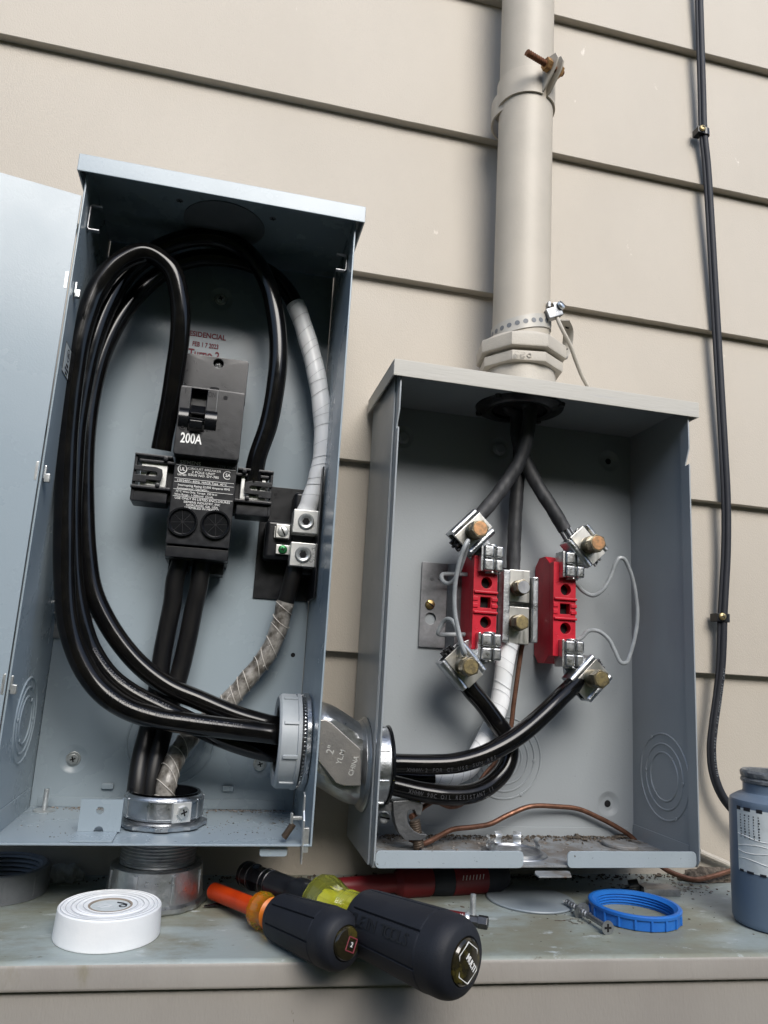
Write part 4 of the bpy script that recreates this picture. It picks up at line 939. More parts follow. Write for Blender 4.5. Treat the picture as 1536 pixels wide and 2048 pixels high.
# service cables coming down from the conduit
GS = 'weathered service cables hanging from the conduit'
top = bz1 + .05
F1 = smooth([V((CX + .004, CY - .012, top)), V((CX + .004, CY - .012, bz1)), P(1059, 812, -.062), P(1054, 873, -.060), P(1037, 926, -.056), P(1013, 964, -.053), P(984, 1003, -.051), P(956, 1035, -.0500), P(943, 1049, -.0500)])
F2 = smooth([V((CX - .010, CY + .004, top)), V((CX - .010, CY + .004, bz1)), P(1031, 825, -.042), P(1036, 880, -.038), P(1054, 930, -.038), P(1077, 974, -.042), P(1105, 1018, -.047), P(1130, 1060, -.0495)])
F3 = smooth([V((CX + .004, CY + .015, top)), V((CX + .004, CY + .015, bz1)), P(1046, 830, -.030), P(1040, 900, -.026), P(1035, 969, -.026), P(1031, 1027, -.027), P(1028, 1089, -.028), P(1026, 1150, -.028)])
for pts, lab in ((F1, 'weathered black service cable curving left to the upper left lug in the right box'), (F2, 'weathered black service cable curving right to the upper right lug, frayed strands at its end'), (F3, 'weathered black service cable hanging straight down to the centre lugs in the right box')):
    th = thing('service_cable', pts[-1], lab, 'cable', GS); m = MB()
    m.tube(pts, lambda x: .0071 + .00018 * math.sin(x * 50) + .00012 * math.sin(x * 131), 20); m.build('jacket', M_oldcable, th)
    m = MB(); p, T = pts[-1], (pts[-1] - pts[-3]).normalized(); u, v, a = basis(T)
    for k in range(12):
        A = k * math.pi / 6; o = (u * math.cos(A) + v * math.sin(A)) * (.0052 if k % 2 else .003)
        m.tube([p - T * .004 + o, p + T * .006 + o, p + T * .013 + o * 1.0], .0014, 8)
    m.build('strands', M_zincdull, th)

# jumper wires
def wire(name, pl, r, label, group, M, n=8, nn=10):
    m = MB(); m.tube(path(pl, n), r, nn); o = m.build(name, M); return tag(o, label, 'wire', group)
wr = .0021; GW = 'grey sense wires on the red terminal blocks'
wire('jumper_wire', [(937, 1080, -.082), (930, 1092, -.083), (922, 1112, -.080), (913, 1150, -.074), (909, 1187, -.071), (910, 1225, -.070), (917, 1262, -.071), (926, 1295, -.074), (930, 1306, -.074), (928, 1308, -.070), (921, 1284, -.064), (912, 1254, -.056), (904, 1241, -.050), (894, 1238, -.045), (885, 1247, -.040), (876, 1266, -.036), (879, 1269, -.034), (890, 1269, -.032), (935, 1269, -.030)], wr, 'grey wire bowing past the left red block between its two lugs and hooked behind', GW, M_greywire)
wire('jumper_wire', [(936, 1086, -.075), (930, 1108, -.068), (917, 1145, -.056), (909, 1159, -.048), (898, 1167, -.042), (887, 1163, -.037), (883, 1154, -.034), (885, 1149, -.032), (893, 1148, -.031), (935, 1149, -.030)], wr, 'short grey wire hooked behind the top of the left red block', GW, M_greywire)
wire('jumper_wire', [(1130, 1168, -.034), (1153, 1170, -.034), (1167, 1183, -.040), (1186, 1191, -.044), (1204, 1181, -.048), (1220, 1156, -.050), (1232, 1125, -.052), (1239, 1116, -.053), (1248, 1118, -.053), (1256, 1132, -.052), (1265, 1157, -.051), (1272, 1194, -.050), (1275, 1231, -.050), (1270, 1272, -.050), (1259, 1312, -.049), (1253, 1325, -.049), (1242, 1325, -.048), (1229, 1300, -.046), (1217, 1278, -.044), (1196, 1262, -.040), (1177, 1262, -.037), (1162, 1276, -.034), (1140, 1285, -.030)], wr, 'grey wire looping out to the right of the right red block', GW, M_greywire)
cw = .0024
wire('ground_wire', [(1046, 1280, -.024), (1041, 1310, -.022), (1034, 1360, -.021), (1027, 1411, -.021), (1021, 1458, -.022), (1004, 1508, -.026), (987, 1530, -.030), (968, 1552, -.034), (945, 1588, -.040), (920, 1609, -.046), (900, 1613, -.050), (885, 1608, -.052), (872, 1602, -.054), (851, 1611, -.058), (832, 1627, -.062), (822, 1634, -.068)], cw, 'bare copper wire curving from the centre lugs down into the ground clamp', None, M_copper)
wire('ground_wire', [(820, 1678, -.060), (845, 1687, -.056), (862, 1681, -.052), (880, 1671, -.046), (905, 1659, -.040), (946, 1654, -.034), (980, 1648, -.028), (1014, 1631, -.022), (1060, 1613, -.018), (1112, 1613, -.014), (1157, 1618, -.012), (1193, 1633, -.012), (1230, 1652, -.013), (1262, 1673, -.014), (1284, 1696, -.018), (1330, 1738, -.030), (1361, 1752, -.036), (1388, 1759, -.040), (1420, 1754, -.040), (1456, 1743, -.038), (1500, 1728, -.034), (1570, 1706, -.03)], cw, 'bare copper wire along the floor of the right box and out behind the bottle', None, M_copper)
wire('grey_cable', [(1398, 1703, -.004), (1420, 1713, -.005), (1450, 1726, -.005), (1480, 1741, -.005), (1520, 1756, -.005)], .0032, 'thin beige grey cable along the wall between the right box and the bottle', None, M_hub)

# ground clamp
q = P(800, 1640, -.062); gc = thing('ground_clamp', (q.x, -.062, P(830, 1690, -.062).z), 'dark zinc C shaped ground clamp at the lower left inside the right box', 'clamp')
def cp(px, py): v = P(px, py, -.070); return (v.x, v.z)
m = MB(); out = [cp(*p) for p in ((786, 1603), (820, 1600), (839, 1600), (846, 1612), (843, 1632), (833, 1630), (829, 1620), (818, 1621), (814, 1632), (817, 1648), (828, 1662), (841, 1668), (854, 1669), (854, 1674), (842, 1681), (811, 1681), (798, 1667), (791, 1648), (787, 1625))][::-1]
m.plate(out, (0, -.0575, 0), X_, Z_, .0125, bev=.0007); a_, b_ = cp(720, 1622), cp(790, 1606); m.bx((bx0 + t, -.066, a_[1] - .0005), (b_[0], -.062, b_[1] - .001), .0004)
m.build('clamp_body', M_clamp, gc)
a_, b_ = P(829, 1640, -.064), P(838, 1697, -.064); d_ = (b_ - a_); m = MB()
m.m(0).cyl(a_, b_, .0046, n=24, bev=.0005); fr = basis(d_)
m.tube([a_ + d_ * (k / 150) * .97 + (fr[0] * math.cos(k * .5) + fr[1] * math.sin(k * .5)) * .0046 for k in range(150)], .0005, 5)
m.m(1).box(b_ + d_.normalized() * -.0008, (.0014, .012, .0030), 0); m.build('clamp_screw', [M_spring, M_dark], gc)
m = MB(); screw(m, P(768, 1634, -.050), -Y_, .0052, 'slot', .004, a=1.4); s = m.build('panel_screw', [M_screw, M_dark]); tag(s, 'shiny domed slotted screw beside the ground clamp in the right box', 'screw')
m = MB(); s = P(768, 1634, -.050); 
# closure ring with spring clips on the floor
q = PZ(1040, 1697, bz0 + t); cr_ = thing('knockout_seal', (q.x, -.060, bz0 + t), 'shiny zinc knockout seal with bent spring clips on the right box floor', 'knockout seal')
cy_ = -.068; c = V((PZ(1035, 1710, bz0 + t).x, cy_, bz0 + t))
m = MB(); m.lathe([(0, .0012), (.022, .0012), (.023, .0030), (.0245, .0030), (.0250, .0010), (.0290, .0008), (.0296, 0)], c, Z_, 56); m.build('disc', M_galv, cr_)
for A, L_ in ((150, .012), (105, .013), (62, .013), (10, .012), (200, .011)):
    o = V((math.cos(R(A)), math.sin(R(A)), 0)); tn = Z_.cross(o); m = MB(); Rm = Matrix((tn, Z_, o)).transposed()
    prof = smooth([c + o * .0235 + Z_ * .001, c + o * .0250 + Z_ * .005, c + o * .0225 + Z_ * .0095, c + o * .0255 + Z_ * L_], 6)
    m.tube(prof, .0036, 8, ref=tn, sq=.14); m.build('spring_clip', M_screw, cr_)

# debris on the floor of the right box (uncountable)
def debris(name, n, area, z, smin, smax, M, flat=.35, seed=1, hm=0):
    rnd = random.Random(seed); b = bmesh.new()
    for _ in range(n):
        x, y = area(rnd); s = rnd.uniform(smin, smax) * (1 if rnd.random() < .85 else 1.8)
        r_ = bmesh.ops.create_icosphere(b, subdivisions=1, radius=s); vs = r_['verts']
        L_ = rnd.uniform(.5, 1.8); A = rnd.uniform(0, 6.28)
        for v in vs:
            k = 1 + rnd.uniform(-.35, .35); p = v.co * k; p.x *= L_; p.z *= flat
            p = Matrix.Rotation(A, 3, 'Z') @ p; v.co = p + V((x, y, z + s * flat * .6 + rnd.random() * hm))
    m = MB(); m._merge(b); return m.build(name, M, loc=(0, 0, z), ang=20)
def A1(r): return (r.uniform(bx0 + .012, bx1 - .012), bb - .002 - abs(r.gauss(0, .010)))
o = debris('dirt', 700, A1, bz0 + t, .0003, .0010, M_debris, .5, 3, .0012); tag(o, 'dark crumbly dirt heaped along the back of the right box floor', 'dirt', kind='stuff')
def A2(r): return (r.uniform(bx0 + .05, bx1 - .03), r.uniform(bd + .012, bb - .006))
o = debris('dirt', 260, A2, bz0 + t, .0003, .0009, M_dust, .4, 5); tag(o, 'pale grit scattered over the floor of the right box', 'dirt', kind='stuff')
m = MB(); 
for k in range(26):
    x, y = random.uniform(.30, bx1 - .012), bb - .004 - abs(random.gauss(0, .014)); A = random.uniform(0, 6.3); L_ = random.uniform(.004, .014)
    m.box((x, y, bz0 + t + random.uniform(.0008, .003)), (L_, random.uniform(.001, .004), .0004), 0, Matrix.Rotation(A, 3, 'Z') @ Matrix.Rotation(random.uniform(-.3, .3), 3, 'X'))
o = m.build('dirt', M_debris); tag(o, 'rusty flakes and leaf bits in the back right corner of the right box floor', 'dirt', kind='stuff')
def A3(r): return (hc.x + r.uniform(.035, .112), r.uniform(ad + .03, ab - .01))
o = debris('dirt', 90, A3, az0 + t, .0002, .0007, M_debris, .5, 8); tag(o, 'dark filings on the floor of the left box right of the fitting', 'dirt', kind='stuff')
def A4(r): return (r.uniform(ax0 + .01, hc.x - .04), r.uniform(ad + .012, ab - .01))
o = debris('dirt', 40, A4, az0 + t, .0002, .0006, M_debris, .5, 9); tag(o, 'small dark crumbs on the floor of the left box left of the fitting', 'dirt', kind='stuff')
def A5(r):
    if r.random() < .6: return (hc.x + r.gauss(.075, .022), ab - .004 - abs(r.gauss(0, .004)))
    return (ax0 + .045 + r.gauss(0, .015), ab - .004 - abs(r.gauss(0, .004)))
o = debris('dust', 260, A5, az0 + t, .0003, .0008, M_dust, .7, 10); tag(o, 'pale drilling dust along the back of the left box floor', 'dust', kind='stuff')

# ================================================================== conduit, hub, clamps
zh = [P(1045, y, -.09).z for y in (741, 735, 712, 703, 672, 655)]
cond = MB(); cond.tube([V((CX, CY, zh[4] - .012)), V((CX, CY, .6)), V((CX, CY, 1.2)), V((CX, CY, 3.2))], cR, 64, ref=X_); o = cond.build('conduit', M_beige)
tag(o, 'beige painted round metal conduit rising up the siding above the right box', 'conduit')
h0 = hz1
hb_ = thing('conduit_hub', (CX, CY, h0), 'beige painted threaded hub with two octagonal collars joining conduit to the right box', 'conduit fitting')
def zpx(y, r): return P(1045, y, CY - r).z
m = MB(); zc1 = zpx(722, .038); m.lathe([(.031, 0), (.0425, 0), (.0425, .002), (.0375, .006), (.0362, zc1 - h0), (.031, zc1 - h0)], (CX, CY, h0 + .0004), Z_, 64); m.build('base_collar', M_hub, hb_)
za, zb_ = zpx(718, .041), zpx(697, .041)
m = MB(); m.cyl((CX, CY, za), (CX, CY, zb_), .0440, n=8, bev=.0018, up=(math.cos(R(12)), math.sin(R(12)), 0)); q = P(1047, 706, CY - .0412)
for k in (-1, 0, 1): m.lathe([(.0016, 0), (.0016, .0005), (.0024, .0005), (.0024, 0)], (q.x + k * .0066, CY - .0408, (za + zb_) / 2), V((-.21, -1, 0)), 20)
m.build('octagon_collar', M_hub, hb_)
zc, zd = zpx(688, .044), zpx(660, .044)
m = MB(); m.lathe([(.031, zb_ - .001), (.0365, zb_ - .001), (.0365, zc + .001), (.031, zc + .001)], (CX, CY, 0), Z_, 56); m.build('neck', M_hub, hb_)
m = MB(); m.cyl((CX, CY, zc), (CX, CY, zd), .0475, n=8, bev=.0022, up=(math.cos(R(12)), math.sin(R(12)), 0)); m.build('octagon_collar', M_hub, hb_)
m = MB(); m.lathe([(.0302, zd - .001), (.0425, zd - .001), (.0400, zd + .0030), (.0335, zd + .0040), (.0302, zd + .0040)], (CX, CY, 0), Z_, 56); m.build('top_collar', M_hub, hb_)
# perforated ground strap
za = P(1045, 633, CY - .032).z; st = thing('ground_strap', (CX, CY, za), 'perforated metal ground strap tightened round the conduit just above the hub', 'strap')
axs = V((-.26, -.05, 1)).normalized(); c = V((CX, CY, za))
m = MB(); u, v, a = basis(axs, X_)
def band(m, r, h, a0, a1, n=60, th_=.0009):
    b = bmesh.new(); rows = []
    for k in range(n + 1):
        A = R(a0 + (a1 - a0) * k / n); o = V((math.cos(A), math.sin(A), 0)); zt_ = -(a.x * o.x + a.y * o.y) / a.z * r
        rows.append([b.verts.new(c + o * rr + Z_ * (zt_ + dz)) for rr, dz in ((r, -h), (r, h), (r + th_, h), (r + th_, -h))])
    for k in range(n):
        for j in range(4): b.faces.new((rows[k][j], rows[k][(j + 1) % 4], rows[k + 1][(j + 1) % 4], rows[k + 1][j]))
    bmesh.ops.recalc_face_normals(b, faces=b.faces); m._merge(b)
m.m(0); band(m, cR + .0003, .0072, -298, 30)
m.m(1)
for k in range(26):
    A = R(-290 + k * 15.5)
    if k > 20: break
    o = V((math.cos(A), math.sin(A), 0)); zt_ = -(a.x * o.x + a.y * o.y) / a.z * cR; p = c + o * (cR + .0012) + Z_ * zt_
    m.m(2).cyl(p, p + o * .00018, .0026, n=20); m.m(1 if k % 3 else 2)
m.build('perforated_band', [M_strap, M_hub, M_greyplastic], st)
q = P(1105, 628, CY - .026); m = MB()
m.m(0).box(q, (.017, .012, .011), .001, Matrix.Rotation(R(-25), 3, 'Y')); m.box(q + V((.004, -.004, .007)), (.010, .003, .009), .0006, Matrix.Rotation(R(-15), 3, 'Y'))
m.box(q + V((-.005, .0, .0085)), (.003, .008, .006), .0006); m.build('clamp_block', M_zincdull, st)
m = MB(); screw(m, q + V((.006, -.006, .0075)), V((.5, -1, .35)), .0048, 'slot', .0035, a=1.2); m.build('clamp_screw', [M_screw, M_dark], st)
m = MB(); b = bmesh.new(); pts = smooth([P(1128, 640, CY - .02), P(1136, 660, CY - .01), P(1134, 695, CY - .005), P(1124, 720, CY - .012)], 8); m.m(0).tube(pts, .0064, 10, ref=Y_, sq=.14)
m.m(1)
for k in (6, 12, 18): m.lathe([(0, 0), (.0026, 0)], pts[k] + V((-.0003, -.0012, 0)), V((-.5, -1, 0)), 16)
m.build('strap_tail', [M_strap, M_dark], st)
wire('bonding_wire', [(1114, 634, -.078), (1118, 645, -.080), (1126, 662, -.080), (1140, 690, -.076), (1152, 722, -.070), (1164, 752, -.064), (1176, 774, -.060)], .0021, 'painted ground wire dropping from the strap screw to the hood of the right box', None, M_hub)
# pipe clamp near the top
z1, z0 = P(1045, 128, CY - .03).z, P(1045, 180, CY - .03).z
pc = thing('pipe_clamp', (CX, CY, z0), 'beige painted pipe clamp with a rusty bolt near the top of the conduit', 'clamp')
m = MB(); b = bmesh.new(); n = 72; rows = []; r0 = cR + .0003; r1 = r0 + .0022; aE = R(-72)
for k in range(n + 1):
    A = aE - .10 - (2 * math.pi - .20) * k / n
    o = V((math.cos(A), math.sin(A), 0)); rows.append([b.verts.new(V((CX, CY, 0)) + o * r + Z_ * z) for r, z in ((r0, z0), (r1, z0), (r1, z1), (r0, z1))])
for k in range(n):
    for j in range(4): b.faces.new((rows[k][j], rows[k][(j + 1) % 4], rows[k + 1][(j + 1) % 4], rows[k + 1][j]))
bmesh.ops.recalc_face_normals(b, faces=b.faces); m._merge(b)
e = V((math.cos(aE), math.sin(aE), 0)); tn = Z_.cross(e); zm = (z0 + z1) / 2; hw = (z1 - z0) / 2
for s, g_ in ((-1, .0030), (1, .0030)):
    O = V((CX, CY, zm + .003)) + tn * (s * g_)
    pl = [(r0 - .001, -hw - .003), (r0 + .006, -hw * .8 - .003), (r0 + .014, -hw * .50), (r0 + .022, -hw * .0), (r0 + .0255, hw * .50), (r0 + .022, hw * 1.02), (r0 + .012, hw * 1.15), (r0 - .001, hw - .003)]
    m.plate(pl, O, e, Z_, .0020 if s < 0 else -.0020, bev=.0004)
m.build('strap', M_beige, pc)
bc = V((CX, CY, zm + .0085)) + e * (r0 + .0135)
m = MB(); A0, A1_ = bc + tn * .014, bc - tn * .038
m.cyl(A0, A1_, .0032, n=16, bev=.0004); d_ = A1_ - A0; u2, v2, _ = basis(d_)
m.tube([A0 + d_ * (k / 230) + (u2 * math.cos(k * .5) + v2 * math.sin(k * .5)) * .0033 for k in range(60, 231)], .00045, 5); m.build('bolt', M_rust, pc)
m = MB(); m.cyl(bc - tn * .0056, bc - tn * .0120, .0072, n=6, bev=.0007, up=(.3, 0, 1)); m.cyl(bc + tn * .0056, bc + tn * .0105, .0072, n=6, bev=.0007); m.build('nut', M_rustnut, pc)
m = MB(); q = P(996, 245, CY + .02); m.lathe([(cR + .0026, 0), (cR + .0044, 0), (cR + .0044, .026), (cR + .0026, .026)], (CX, CY + .012, z0 - .008), Z_, 48); m.build('back_bracket', M_beige, pc)

# ================================================================== twin cable on the wall
wp = [(1399, -60, -.0075), (1400, 0, -.0075), (1403, 100, -.007), (1406, 200, -.007), (1408, 262, -.0075), (1415, 330, -.006), (1421, 420, -.006), (1428, 540, -.006), (1435, 660, -.006), (1442, 780, -.0065), (1449, 900, -.007), (1454, 1000, -.007), (1454, 1100, -.007), (1450, 1180, -.0075), (1447, 1236, -.008), (1446, 1276, -.008), (1443, 1334, -.008), (1436, 1393, -.008), (1428, 1451, -.009), (1424, 1495, -.010), (1427, 1539, -.011), (1437, 1574, -.013), (1453, 1604, -.015), (1476, 1630, -.018), (1505, 1652, -.02), (1550, 1680, -.02)]
pts = path(wp, 8); m = MB(); m.m(0).tube(pts, .0042, 16); fr = frames(pts, X_)
m.tube([p + V((-.0050, .0006, 0)) for p in pts[:8 * 15]] + [p + V((-.0050 + .0012 * min(1, k / 16), .0006, 0)) for k, p in enumerate(pts[8 * 15:])], .0019, 10)
m.m(1); printed(m, pts[::-1], .0042, 'SHIELDED TYPE 2C PER CONDUCTORS CATV', .09, .0052, (.25, -1, 0))
o = m.build('wall_cable', [M_rubber, M_greyplastic]); tag(o, 'black twin cable clipped to the siding at the far right of the wall', 'cable')
for px, py, lab, dx in ((1402, 266, 'upper black cable clip with a brassy screw on the wall cable', -.004), (1441, 1236, 'lower black cable clip with a brassy screw on the wall cable', -.002)):
    q = P(px + 6, py, -.008); th = thing('cable_clip', (q.x, -.004, q.z - .005), lab, 'clip', 'black clips holding the wall cable')
    m = MB(); m.bx((q.x - .0118, -.0132, q.z - .0045), (q.x - .0030, -.0005, q.z + .0045), .0008); m.lathe([(.0046, -.0045), (.0060, -.0045), (.0060, .0045), (.0046, .0045)], (q.x + .001, -.0075, q.z), Z_, 28, closed=True); m.build('clip', M_plastic, th)
    m = MB(); screw(m, (q.x - .0050 + dx * .3, -.0133, q.z + .001), V((-.1, -1, .1)), .0042, 'phillips', .003); m.build('screw', [M_bolthead2, M_dark], th)
# ================================================================== things lying on the ledge
# roll of white tape
c = V((-.1105, -.1400, LZ)); Rr = .0350; H = P(213, 1843, c.y - Rr).z - LZ
tr = thing('tape_roll', c, 'roll of white electrical tape lying flat on the ledge', 'tape roll')
m = MB(); prof = [(.0150, H - .0006)] + [(.0150 + (Rr - .0158) * k / 14, H - (.0006 if k % 2 else 0) - .0002 * (k % 3)) for k in range(1, 14)] + [(Rr - .0009, H), (Rr - .0002, H - .0006), (Rr, H - .002), (Rr + .0009, .0012), (Rr + .0005, .0003), (.0150, .0002)]
m.m(0).lathe(prof, c, Z_, 96, closed=True); m.m(1)
for r_ in (.0182, .0226, .0261, .0296, .0325): m.lathe([(r_ - .00018, H - .00012), (r_, H + .0002), (r_ + .00018, H - .00012)], c, Z_, 72, wob=lambda r, h, a, q=r_: r + .0003 * math.sin(a * 3 + q * 9000))
m.build('tape_winding', [M_whitetape, M_tapeline], tr)
m = MB(); m.lathe([(.0137, H - .0004), (.0150, H - .0003), (.0150, .0004), (.0137, .0004)], c, Z_, 64, closed=True); m.build('cardboard_core', M_core2, tr)
m = MB(); m.m(0).cyl(c + Z_ * .0002, c + Z_ * (H - .0012), .0136, n=48); q = c + Z_ * (H - .0011)
m.m(1).lathe([(.0018, 0), (.0018, .0002), (.0028, .0002), (.0028, 0)], q + V((.0085, -.0005, 0)), Z_, 20); m.tube([q + V((.004, .0068, 0)), q + V((.008, .0048, 0)), q + V((.011, .002, 0))], .0006, 6)
for pl in (((-.009, .004), (-.002, .0035), (.001, .0015)), ((-.006, -.003), (0, -.001), (.003, -.004)), ((-.010, -.002), (-.005, .001))): m.m(2).tube([q + V((x, y, 0)) for x, y in pl], .00025, 5)
m.build('core_liner', [M_label, M_labelblack, M_tapeline], tr)

# grey plastic ring at far left
Rg = .0400; gy = -.0813 + Rg; gx = P(95, 1772, gy).x - Rg; gH = P(10, 1757, gy - Rg).z - LZ
gH = min(max(gH, .018), .030)
pr = thing('plastic_ring', (gx, gy, LZ), 'dark grey threaded plastic ring lying on the ledge at the far left', 'bushing')
m = MB(); ip = []; k = 0
while k * .0035 < gH - .003: ip += [(Rg - .0075, k * .0035), (Rg - .0055, k * .0035 + .0018)]; k += 1
m.lathe([(Rg, 0), (Rg, gH - .003), (Rg - .0008, gH - .0008), (Rg - .0030, gH), (Rg - .0062, gH - .001)] + ip[::-1], (gx, gy, LZ + .0003), Z_, 72, closed=True)
for k in range(10):
    A = 2 * math.pi * k / 10 + .1; o = V((math.cos(A), math.sin(A), 0)); m.box(V((gx, gy, LZ + gH * .5)) + o * Rg, (.0012, .0040, gH * .72), .0005, Matrix((o, Z_.cross(o), Z_)).transposed())
m.build('ring', M_greyplastic, pr)

# screwdrivers -----------------------------------------------------------
def ribbed(n, d, h0, h1, w0=.06):
    def f(r, h, a):
        if not (h0 < h < h1): return r
        x = (a / (2 * math.pi) * n) % 1; e = min(x, 1 - x)
        return r - d * (1 - min(1, e / w0) ** 2) if e < w0 else r + d * .25
    return f
def handle_prof(L, r, rb, step=40):
    pr = []
    for k in range(step + 1):
        s = k / step; h = L * s
        if s < .06: q = rb + (r * .86 - rb) * math.sqrt(max(0, 1 - (1 - s / .06) ** 2))
        elif s < .75: q = r * (.86 + .14 * (s - .06) / .69)
        elif s < .86: q = r
        else: q = r * (.60 + .40 * math.sqrt(max(0, 1 - ((s - .86) / .14) ** 2)))
        pr.append((q, h))
    return pr
def driver(p_start, p_end, r, label, big):
    A, B_ = V(p_start), V(p_end); d = (B_ - A).normalized(); L = (B_ - A).length
    th = thing('screwdriver', (A + B_) / 2 - Z_ * r, label, 'screwdriver', 'cushion grip screwdrivers resting on the ledge')
    up = Z_
    m = MB(); pr_ = handle_prof(L, r, r * .62, 60); n6 = 8 if not big else 7
    h0, h1 = L * .09, L * .76
    pr2 = [q for q in pr_ if not (abs(q[1] - h0) < L * .004 or abs(q[1] - h1) < L * .004)]
    pr2 += [(r * .868, h0 - .0003), (r * .868, h0 + .0003), (r, h1 - .0003), (r, h1 + .0003)]; pr2.sort(key=lambda q: q[1])
    m.lathe([(r * .5, 0)] + pr2 + [(r * .555, L - .0010)], A, d, 168, up=up, wob=ribbed(n6, .0011, h0, h1, .035))
    for k in range(n6):   # rims of the sunk panels
        pass
    m.build('grip', M_rubber, th, ang=50)
    m = MB(); m.m(0).lathe([(r * .57, L - .0030), (r * .555, L + .0004), (r * .50, L + .0018), (r * .3, L + .0026), (0, L + .0028)], A, d, 56)
    return th, A, d, L, m
zA = LZ + .0182
T1a, T1b = PZ(556, 1833, LZ + .0150), PZ(693, 1887, LZ + .0195)
th, A, d, L, m = driver(T1a, T1b, .0183, 'smaller navy black screwdriver with an orange shaft, in front on the ledge', False)
q = A + d * (L + .0029); n_ = d; U = Z_.cross(n_).normalized(); W = n_.cross(U); U2 = (U * .9 + W * -.42).normalized(); W2 = n_.cross(U2)
c1 = q - d * .0001 + U * .0018 - W * .0005
m.m(1)
fr4 = [(-.0036, -.0040), (.0036, -.0040), (.0036, .0040), (-.0036, .0040)]
for i in range(4):
    a_, b_ = fr4[i], fr4[(i + 1) % 4]; m.tube([c1 + U2 * a_[0] + W2 * a_[1], c1 + U2 * b_[0] + W2 * b_[1]], .0004, 6)
m.m(2).box(c1 + n_ * .0001, (.0036, .0036, .0003), 0, Matrix((U2, W2, n_)).transposed()); m.m(3).text('2', .0040, c1 + n_ * .0003, U2, W2, 1.0, .02)
m.build('cap_insert', [M_capclear, M_stamp, M_labelblack, M_white], th)
cl0, cl1 = PZ(495, 1800, zA - .004), A
dS = d
m = MB(); Lc = .0270
m.lathe([(.0045, -Lc), (.0105, -Lc + .0012), (.0128, -Lc + .0045), (.0128, -Lc + .0085), (.0108, -Lc + .0115), (.0102, -Lc + .014), (.0106, -.003), (.0112, .004)], A, d, 14); m.build('amber_collar', M_amber, th, ang=20)
m = MB(); m.lathe([(0, -Lc + .004), (.0060, -Lc + .004), (.0062, .003), (0, .003)], A, d, 28)
for k in range(4): m.lathe([(.0103, -.0085 + k * .0020), (.0113, -.0078 + k * .0020), (.0103, -.0070 + k * .0020)], A, d, 40)
m.build('handle_core', M_coreor, th)
m = MB(); m.cyl(A - d * .005, A - d * .090, .0064, n=32, bev=.0008); m.build('orange_shaft', M_orange, th)

rB2 = .0238; zB2 = LZ + rB2
T2a, T2b = PZ(722, 1840, zB2), PZ(931, 1924, zB2)
th, A, d, L, m = driver(T2a, T2b, rB2, 'larger navy black screwdriver with a clear lime collar, overhanging the ledge front', True)
q = A + d * (L + .0030); n_ = d; U = Z_.cross(n_).normalized(); W = n_.cross(U); U2 = (U * .62 - W * .78).normalized(); W2 = n_.cross(U2)
m.m(1)
hx = [(.0100 * math.cos(R(60 * k + 30)), .0115 * math.sin(R(60 * k + 30))) for k in range(7)]
for i in range(6): m.tube([q + U * hx[i][0] + W * hx[i][1] - n_ * .0012, q + U * hx[i + 1][0] + W * hx[i + 1][1] - n_ * .0012], .00048, 6)
m.text('MULTI', .0052, q + n_ * .0001 + U * .0012, U2, W2, .82, .025)
m.build('cap_insert', [M_capclear, M_white], th)
u_ = (Z_ - d * d.z).normalized(); v_ = d.cross(u_)
m = MB(); s8 = 'KLEIN TOOLS'; fa = R(30); rad = (u_ * math.cos(fa) + v_ * -math.sin(fa)) if True else u_
viewn = (CAM - (A + d * L * .5)); viewn = (viewn - d * viewn.dot(d)).normalized(); rad = (viewn + u_ * -.05).normalized()
W3 = rad.cross(d)
for i, ch in enumerate(s8):
    if ch == ' ': continue
    h = L * (.10 + .055 * i + .02); rr = rB2 * (.868 + .132 * (h / L - .06) / .69) if h < L * .75 else rB2
    m.text(ch, .0100, A + d * h + rad * (rr + .00045), d, W3, .95, .004, .0002)
m.build('grip_lettering', M_dimprint, th)
m = MB(); Lc = .0455
m.lathe([(.0060, -Lc), (.0165, -Lc + .0006), (.0200, -Lc + .0035), (.0205, -Lc + .0085), (.0182, -Lc + .0155), (.0160, -Lc + .0225), (.0155, -Lc + .0285), (.0160, -.006), (.0166, .004)], A, d, 18); m.build('lime_collar', M_lime, th, ang=18)
m = MB(); m.m(0).lathe([(0, -Lc + .006), (.0068, -Lc + .006), (.0085, -.012), (.0100, .002), (0, .003)], A, d, 9); 
for k in range(5): m.m(1).lathe([(.0151, -.0155 + k * .0020), (.0159, -.0148 + k * .0020), (.0151, -.0141 + k * .0020)], A, d, 40)
m.build('handle_core', [M_core, M_lime], th)
e0 = A - d * Lc
m = MB(); m.lathe([(0, .008), (.0115, .008), (.0122, .004), (.0122, -.020), (.0105, -.026), (.0100, -.030), (.0100, -.052), (.0, -.052)], e0, d, 36); m.build('black_sleeve', M_plastic, th)
m = MB(); m.m(0).cyl(e0 - d * .050, e0 - d * .075, .0092, n=6, bev=.0012); m.cyl(e0 - d * .074, e0 - d * .088, .0098, n=32, bev=.001)
m.m(1)
for k in (.054, .0600, .076, .0835): m.lathe([(.0096, 0), (.0102, .0004), (.0096, .0008)], e0 - d * k, d, 36)
m.build('socket_end', [M_plasticsh, M_tool], th)

